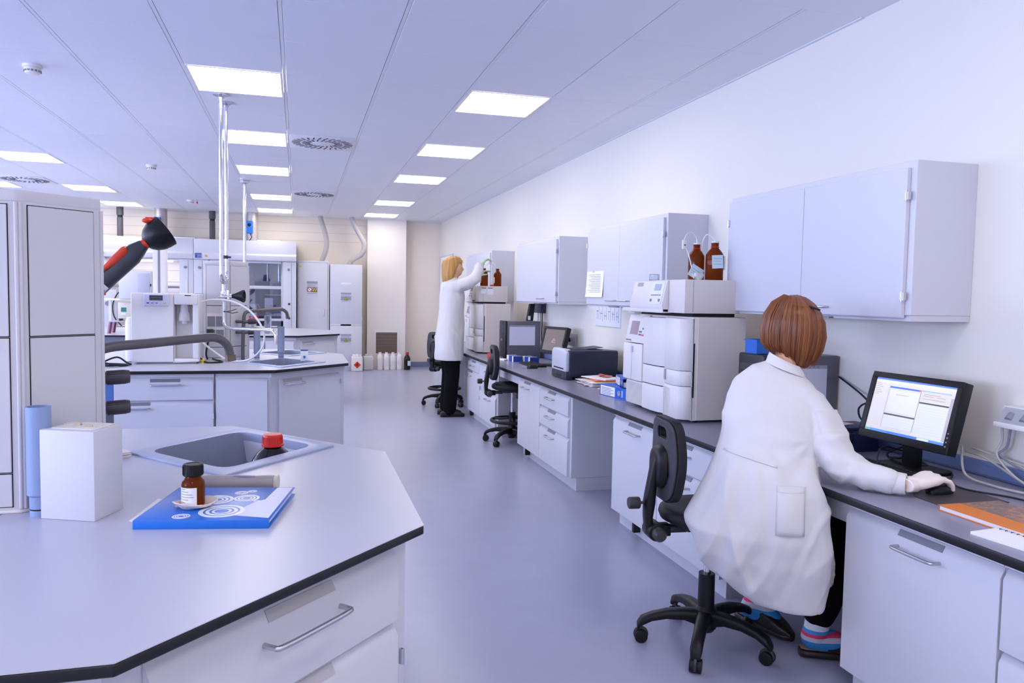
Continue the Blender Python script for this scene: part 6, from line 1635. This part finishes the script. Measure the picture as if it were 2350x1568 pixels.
# collar, pocket, seams
cl = MB()
rs = []
for (L, R, d), e in zip([((1.800, 2.662, 1.175), (1.920, 2.580, 1.120), .068), ((1.808, 2.664, 1.195), (1.916, 2.590, 1.142), .068), ((1.816, 2.664, 1.213), (1.908, 2.600, 1.160), .062)], (0, 0, 0)):
    L, R = Vector(L), Vector(R)
    rs.append(MB().ring((L + R) / 2, (R - L) / 2 * 1.04, nv * d * 1.05, 28))
put('collar', MB().loft(rs + [[(p + (sum(rs[2], Vector()) / 28 - p) * .14) for p in rs[2]], [(p + (sum(rs[1], Vector()) / 28 - p) * .14) for p in rs[1]]], caps=False), CLOTH, coat, W=True, smooth=60)
def surf_quad(nm, pts, mt, off, par, nn=8):
    """patch laid on the coat: project onto the coat from outside along the view-plane normal"""
    from mathutils.bvhtree import BVHTree
    me = coat.data
    bv = BVHTree.FromPolygons([v.co + Vector(p1.location) for v in me.vertices], [tuple(p.vertices) for p in me.polygons])
    a, b, c, d = [Vector(p) for p in pts]
    vs = []; fs = []
    for j in range(nn + 1):
        for i in range(nn + 1):
            u, v = i / nn, j / nn
            p = (1 - v) * ((1 - u) * a + u * b) + v * ((1 - u) * d + u * c)
            h = bv.ray_cast(p - nv * .6, nv, 1.2)
            q = h[0] if h[0] else p
            vs.append(q - nv * off)
    n = nn + 1
    for j in range(nn):
        for i in range(nn):
            fs.append((j * n + i, j * n + i + 1, (j + 1) * n + i + 1, (j + 1) * n + i))
    m = MB().add(vs, fs)
    me2 = m.mesh(nm)
    bm = bmesh.new(); bm.from_mesh(me2)
    bmesh.ops.solidify(bm, geom=bm.faces[:], thickness=-.0015)
    bm.to_mesh(me2); bm.free()
    return put(nm, me2, mt, par, W=True)
def on_plane(s, z):
    return Vector((1.87, 2.70, 0)) + pv * s + Vector((0, 0, z))
pk = surf_quad('pocket', [(1.629, 2.315, .595), (1.708, 2.261, .594), (1.708, 2.261, .753), (1.628, 2.316, .754)], CLOTH, .003, coat)
surf_quad('pocket_hem', [(1.629, 2.315, .735), (1.709, 2.261, .734), (1.709, 2.261, .754), (1.627, 2.316, .756)], CLOTH, .0045, pk, 6)
surf_quad('back_seam', [(1.553, 2.551, .848), (1.714, 2.439, .812), (1.714, 2.439, .818), (1.553, 2.551, .854)], CLOTH, .004, coat, 10)
put('snap_button', MB().cyl(Vector((1.855, 2.33, .532)), Vector((1.853, 2.322, .532)), .006), GREYM, coat, W=True)
put('cuff', MB().tube([(2.02, 2.259, .780), (2.04, 2.236, .779), (2.062, 2.211, .778), (2.072, 2.1995, .778)], [.0405, .0405, .039, .0375], n=28), CLOTH, coat, W=True)
# trousers
T = MB()
T.limb([(1.71, 2.47, .58), knR, (2.03, 2.512, .33), (1.99, 2.525, .188)], [.09, .088, .074, .062], 18)
T.limb([(1.73, 2.62, .58), knL, (1.99, 2.81, .36), (1.925, 2.818, .232)], [.10, .088, .074, .060], 18)
T.limb([(1.70, 2.54, .60), (1.705, 2.54, .66)], [.125, .11], 18)
put('trousers', voxel(T, .010, 4, lambda co: fold(co, .005, (14, 14, 9), 1.7)), TROUS, p1, W=True)
# socks with stripes and clogs
def stripes(name, seed):
    m = bpy.data.materials.new(name); m.use_nodes = True
    nt = m.node_tree; b = nt.nodes['Principled BSDF']; b.inputs['Roughness'].default_value = .85
    tc = nt.nodes.new('ShaderNodeTexCoord'); sx = nt.nodes.new('ShaderNodeSeparateXYZ'); nz = nt.nodes.new('ShaderNodeTexNoise'); nz.inputs['Scale'].default_value = 8
    ad = nt.nodes.new('ShaderNodeMath'); ad.operation = 'MULTIPLY_ADD'; ad.inputs[1].default_value = .02; mr = nt.nodes.new('ShaderNodeMapRange')
    mr.inputs[1].default_value = seed[0]; mr.inputs[2].default_value = seed[1]
    rp = nt.nodes.new('ShaderNodeValToRGB'); rp.color_ramp.interpolation = 'CONSTANT'
    nt.links.new(tc.outputs['Object'], sx.inputs[0]); nt.links.new(tc.outputs['Object'], nz.inputs['Vector'])
    nt.links.new(nz.outputs['Fac'], ad.inputs[0]); nt.links.new(sx.outputs['Z'], ad.inputs[2]); nt.links.new(ad.outputs[0], mr.inputs[0]); nt.links.new(mr.outputs[0], rp.inputs[0]); nt.links.new(rp.outputs[0], b.inputs['Base Color'])
    cols_ = [(0, '#2f86c6'), (.42, '#c9c6d8'), (.60, '#e0406f'), (.75, '#3f9ad8'), (.9, '#dfe3ee')]
    el = rp.color_ramp.elements
    el[0].position = 0; el[0].color = (*lin(cols_[0][1]), 1); el[1].position = cols_[1][0]; el[1].color = (*lin(cols_[1][1]), 1)
    for p_, c_ in cols_[2:]:
        q = el.new(p_); q.color = (*lin(c_), 1)
    return m
k = MB().limb([(1.988, 2.527, .18), (1.985, 2.53, .12), (1.985, 2.545, .078), (2.06, 2.51, .066)], [.047, .048, .050, .044], 18)
put('sock', voxel(k, .006, 4), stripes('sock_stripes_right', (.045, .148)), p1, W=True, label=None)
k = MB().limb([(1.915, 2.817, .24), (1.908, 2.82, .15), (1.895, 2.84, .085), (1.94, 2.765, .068)], [.047, .048, .050, .044], 18)
put('sock', voxel(k, .006, 4), stripes('sock_stripes_left', (.06, .19)), p1, W=True, label=None)
def clog(par, heel, toe, z0, z1):
    heel, toe = Vector(heel), Vector(toe)
    d = (toe - heel); L = d.length; d.normalize()
    s = Vector((-d.y, d.x, 0)).normalized(); u_ = d.cross(s) * 1
    u_ = s.cross(d) * -1 if s.cross(d).z < 0 else s.cross(d)
    def sec(x, hw, lo, hi, n=18):
        return MB().ring(heel + d * x + u_ * ((lo + hi) / 2), s * hw, u_ * ((hi - lo) / 2), n, 3)
    sh = put('clog', MB().loft([sec(0, .022, .0, .03), sec(.015, .036, 0, .034), sec(.08, .04, .0, .034), sec(.11, .041, .0, .034), sec(.20, .045, .0, .03), sec(.235, .04, .0, .03), sec(L, .018, .0, .028)]), CLOG, par, W=True, smooth=50)
    put('upper', MB().loft([sec(.10, .042, .02, .075), sec(.125, .0445, .02, .092), sec(.17, .047, .015, .082), sec(.215, .043, .012, .06), sec(L - .004, .022, .01, .034)]), CLOG, sh, W=True, smooth=50)
    put('footbed', MB().loft([sec(.004, .018, .032, .0365), sec(.018, .032, .034, .0385), sec(.08, .036, .034, .038), sec(.11, .036, .034, .038)]), CLOGIN, sh, W=True, smooth=50)
    return sh
clog(p1, (1.935, 2.565, .003), (2.175, 2.465, .003), 0, 0)
clog(p1, (1.862, 2.905, .026), (1.985, 2.675, .003), 0, 0)
# hair: bob made of a shell plus strands
HC = Vector((1.93, 2.68, 0))
hs = []
def hring(z, sl, sr, nf, nb, tilt=0):
    c = HC + pv * ((sl + sr) / 2) + Vector((0, 0, z))
    out = []
    for i in range(40):
        a = 2 * PI * i / 40
        x, y = math.cos(a), math.sin(a)
        out.append(c + pv * x * (sr - sl) / 2 + nv * (y * (nf if y > 0 else nb)) + Vector((0, 0, tilt * x)))
    return out
H = MB().loft([hring(1.175, -.052, .052, .055, .085, -.028), hring(1.205, -.098, .098, .07, .10, -.022), hring(1.235, -.121, .114, .08, .112, -.016), hring(1.285, -.125, .124, .10, .120, -.01), hring(1.335, -.118, .121, .115, .122, -.008), hring(1.375, -.102, .109, .112, .112, -.006), hring(1.41, -.075, .083, .09, .09, -.004), hring(1.433, -.042, .05, .055, .055, -.002), hring(1.443, -.012, .02, .02, .02)])
hair_me = voxel(H, .006, 4, lambda co: .0030 * noise.noise(Vector((math.cos(math.atan2(co.y - 2.68, co.x - 1.93)) * 9, math.sin(math.atan2(co.y - 2.68, co.x - 1.93)) * 9, co.z * 4))))
HAIR = bpy.data.materials.new('hair_red_brown'); HAIR.use_nodes = True
def hair_mat(m, c0, c1, c2, ctr, k=(26, 1.6), bs=.5):
    """strand colour that runs from the crown outwards and down: noise over angle round the head and height"""
    nt = m.node_tree; b = nt.nodes['Principled BSDF']; b.inputs['Roughness'].default_value = .40; b.inputs['Specular IOR Level'].default_value = .45
    N = nt.nodes.new; L = nt.links.new
    tc = N('ShaderNodeTexCoord'); sb = N('ShaderNodeVectorMath'); sb.operation = 'SUBTRACT'; sb.inputs[1].default_value = (*ctr, 0)
    sx = N('ShaderNodeSeparateXYZ'); at2 = N('ShaderNodeMath'); at2.operation = 'ARCTAN2'
    co = N('ShaderNodeMath'); co.operation = 'COSINE'; si = N('ShaderNodeMath'); si.operation = 'SINE'
    cb = N('ShaderNodeCombineXYZ'); mp = N('ShaderNodeVectorMath'); mp.operation = 'MULTIPLY'; mp.inputs[1].default_value = (k[0], k[0], k[1])
    nz = N('ShaderNodeTexNoise'); nz.inputs['Scale'].default_value = 1; nz.inputs['Detail'].default_value = 6; nz.inputs['Roughness'].default_value = .65
    rp = N('ShaderNodeValToRGB'); el = rp.color_ramp.elements
    el[0].position = .32; el[0].color = (*lin(c0), 1); el[1].position = .70; el[1].color = (*lin(c2), 1)
    q = el.new(.5); q.color = (*lin(c1), 1)
    bp = N('ShaderNodeBump'); bp.inputs['Strength'].default_value = bs; bp.inputs['Distance'].default_value = .004
    L(tc.outputs['Object'], sb.inputs[0]); L(sb.outputs[0], sx.inputs[0]); L(sx.outputs['Y'], at2.inputs[0]); L(sx.outputs['X'], at2.inputs[1])
    L(at2.outputs[0], co.inputs[0]); L(at2.outputs[0], si.inputs[0]); L(co.outputs[0], cb.inputs[0]); L(si.outputs[0], cb.inputs[1]); L(sx.outputs['Z'], cb.inputs[2])
    L(cb.outputs[0], mp.inputs[0]); L(mp.outputs[0], nz.inputs['Vector']); L(nz.outputs['Fac'], rp.inputs[0]); L(rp.outputs[0], b.inputs['Base Color']); L(nz.outputs['Fac'], bp.inputs['Height']); L(bp.outputs[0], b.inputs['Normal'])
hair_mat(HAIR, '#5a2f18', '#7a4421', '#ab6f3e', (.08, 0), (20, 1.4), .35)
hair = put('hair', hair_me, HAIR, p1, W=True)
# fine strands at the hem and over the surface
S = MB()
rnd = random.Random(3)
for i in range(420):
    a = rnd.uniform(0, 2 * PI)
    x, y = math.cos(a), math.sin(a)
    def at(z, gr):
        # interpolate ring extents
        tab = [(1.16, -.05, .052, .055, .08), (1.205, -.10, .10, .07, .10), (1.235, -.123, .116, .08, .112), (1.285, -.127, .126, .10, .120), (1.335, -.120, .123, .115, .122), (1.375, -.104, .111, .112, .112), (1.41, -.077, .085, .09, .09), (1.44, -.02, .03, .03, .03)]
        for k_ in range(len(tab) - 1):
            if tab[k_][0] <= z <= tab[k_ + 1][0]:
                f = (z - tab[k_][0]) / (tab[k_ + 1][0] - tab[k_][0])
                v_ = [tab[k_][j] + f * (tab[k_ + 1][j] - tab[k_][j]) for j in range(1, 5)]
                break
        else:
            v_ = tab[0][1:] if z < 1.2 else tab[-1][1:]
        return HC + pv * ((v_[0] + v_[1]) / 2 + x * (v_[1] - v_[0]) / 2 * gr) + nv * (y * (v_[2] if y > 0 else v_[3]) * gr) + Vector((0, 0, z - .015 * x))
    ze = rnd.uniform(1.168, 1.20) + (.02 if x < -.3 else 0)
    pts = [at(1.43, 1.0), at(1.40, 1.01), at(1.35, 1.012), at(1.29, 1.012), at(1.235, 1.01), at(max(ze, 1.19), rnd.uniform(.98, 1.06)) + Vector((0, 0, min(0, ze - 1.19)))]
    S.tube(pts, [.0014, .0017, .0019, .0018, .0015, .0005], n=5)
put('hair_strands', S, HAIR, hair, W=True, kind='stuff')
put('hair_clip', MB().obox(HC + pv * .075 - nv * .075 + Vector((0, 0, 1.392)), (.045, .01, .008), Matrix((pv, nv, Vector((0, 0, 1)))).transposed() @ Matrix.Rotation(.35, 3, 'Y')), BLACK, hair, W=True, bevel=.003)

# ================================================================== PERSON 2: standing, arms raised
p2 = thing('person', 'standing person in white lab coat with long blond hair, reaching towards amber bottles', 'person', (1.71, 8.8, 0))
B = MB()
def r2(x, z, a, b, n=20, sup=2.2, y=8.8):
    return MB().ring((x, y, z), (a, 0, 0), (0, b, 0), n, sup)
B.loft([r2(1.70, .86, .12, .17), r2(1.69, .95, .12, .17), r2(1.71, 1.12, .10, .13), r2(1.73, 1.33, .115, .155), r2(1.73, 1.50, .09, .17), r2(1.725, 1.57, .05, .08), r2(1.735, 1.62, .05, .055)])
B.limb([(1.73, 8.8, 1.58), (1.75, 8.8, 1.66)], [.052, .052])
B.ell((1.745, 8.8, 1.745), (.098, .078, .11), 20, 14)
B.ell((1.785, 8.8, 1.685), (.055, .052, .055), 16, 10)
B.ell((1.845, 8.8, 1.715), (.018, .014, .02), 12, 8)
for s in (-1, 1):
    B.ell((1.735, 8.8 + .078 * s, 1.72), (.018, .012, .032), 12, 8)
B.limb([(1.73, 8.65, 1.50), (1.94, 8.58, 1.60), (2.03, 8.70, 1.76)], [.045, .034, .025])
B.limb([(1.73, 8.97, 1.50), (1.94, 9.0, 1.54), (2.05, 8.92, 1.64)], [.055, .04, .027])
for s in (-1, 1):
    B.limb([(1.70, 8.8 + .09 * s, .88), (1.72, 8.8 + .09 * s, .50), (1.68, 8.8 + .1 * s, .10)], [.095, .06, .042])
    B.limb([(1.68, 8.8 + .1 * s, .09), (1.70, 8.8 + .1 * s, .05), (1.82, 8.8 + .1 * s, .03)], [.038, .030, .02])
body2 = put('body', voxel(B, .011, 5), SKIN, p2, W=True)
for s in (-1, 1):
    put('eye', MB().ell((1.826, 8.8 + .034 * s, 1.748), (.008, .011, .006), 10, 6), WHITEP, body2, W=True)
put('mouth', MB().ell((1.832, 8.8, 1.675), (.007, .020, .004), 10, 6), mat('lip', '#b86a62', .5), body2, W=True)
K = MB().loft([r2(1.725, 1.615, .062, .075), r2(1.715, 1.57, .10, .14), r2(1.72, 1.50, .12, .195), r2(1.725, 1.38, .135, .19), r2(1.715, 1.2, .145, .175), r2(1.705, 1.02, .155, .19), r2(1.70, .88, .162, .21), r2(1.695, .72, .168, .225), r2(1.695, .66, .168, .23)])
K.limb([(1.73, 8.66, 1.51), (1.86, 8.59, 1.555), (1.95, 8.58, 1.61), (1.985, 8.63, 1.68), (2.02, 8.69, 1.75)], [.078, .070, .065, .056, .047], 16)
K.limb([(1.73, 8.95, 1.51), (1.93, 9.0, 1.54), (2.03, 8.93, 1.62)], [.078, .066, .047], 16)
put('lab_coat', voxel(K, .012, 5, lambda co: .012 * ridge(Vector((co.x * 6 + co.y * 6 + co.z * 2, co.z * 2, 4.0))) * min(1, max(.1, (co.z - .665) / .08))), CLOTH, p2, W=True)
T = MB()
for s in (-1, 1):
    T.limb([(1.70, 8.8 + .09 * s, .82), (1.72, 8.8 + .09 * s, .5), (1.69, 8.8 + .095 * s, .08)], [.11, .088, .078], 16)
T.limb([(1.70, 8.8, .86), (1.70, 8.8, .9)], [.13, .12])
put('trousers', voxel(T, .012, 4), TROUS, p2, W=True)
for s in (-1, 1):
    sh = put('shoe', MB().loft([MB().ring((x, 8.8 + .1 * s, z), (0, hw, 0), (0, 0, hh), 16, 3) for x, hw, z, hh in ((1.585, .025, .025, .023), (1.61, .038, .033, .032), (1.70, .042, .04, .039), (1.80, .044, .03, .029), (1.85, .036, .022, .021), (1.87, .016, .018, .015))]), CLOG, p2, W=True, smooth=50)
    put('sole', MB().prism(rpoly([(1.582, 8.8 + .1 * s - .04), (1.868, 8.8 + .1 * s - .045), (1.868, 8.8 + .1 * s + .045), (1.582, 8.8 + .1 * s + .04)], .03), .001, .018), BLACK, sh, W=True)
hand((2.035, 8.705, 1.765), (.62, .35, .45), None, (-.5, 0, .8), 1, .5, GLOVEG, 'glove', p2, scale=1.05)
hand((2.055, 8.915, 1.645), (.72, -.1, .4), None, (-.4, 0, .9), -1, .5, GLOVEG, 'glove', p2, scale=1.05)
H = MB().loft([r2(1.66, 1.53, .03, .075), r2(1.665, 1.57, .055, .10), r2(1.672, 1.64, .072, .115), r2(1.685, 1.70, .088, .112), r2(1.70, 1.76, .105, .105), r2(1.718, 1.81, .108, .098), r2(1.735, 1.845, .085, .075), r2(1.74, 1.865, .035, .03)])
HAIR2 = bpy.data.materials.new('hair_blond'); HAIR2.use_nodes = True
hair_mat(HAIR2, '#a87438', '#c08d4c', '#d8b070', (0, 0), (18, 1.5), .35)
h2 = put('hair', voxel(H, .009, 4, lambda co: .004 * noise.noise(Vector((co.x * 50, co.y * 50, co.z * 4)))), HAIR2, p2, W=True)
put('fringe', MB().loft([r2(1.775, 1.835, .045, .07, y=8.8), r2(1.80, 1.815, .04, .075), r2(1.815, 1.785, .025, .072)]), HAIR2, h2, W=True, smooth=50)
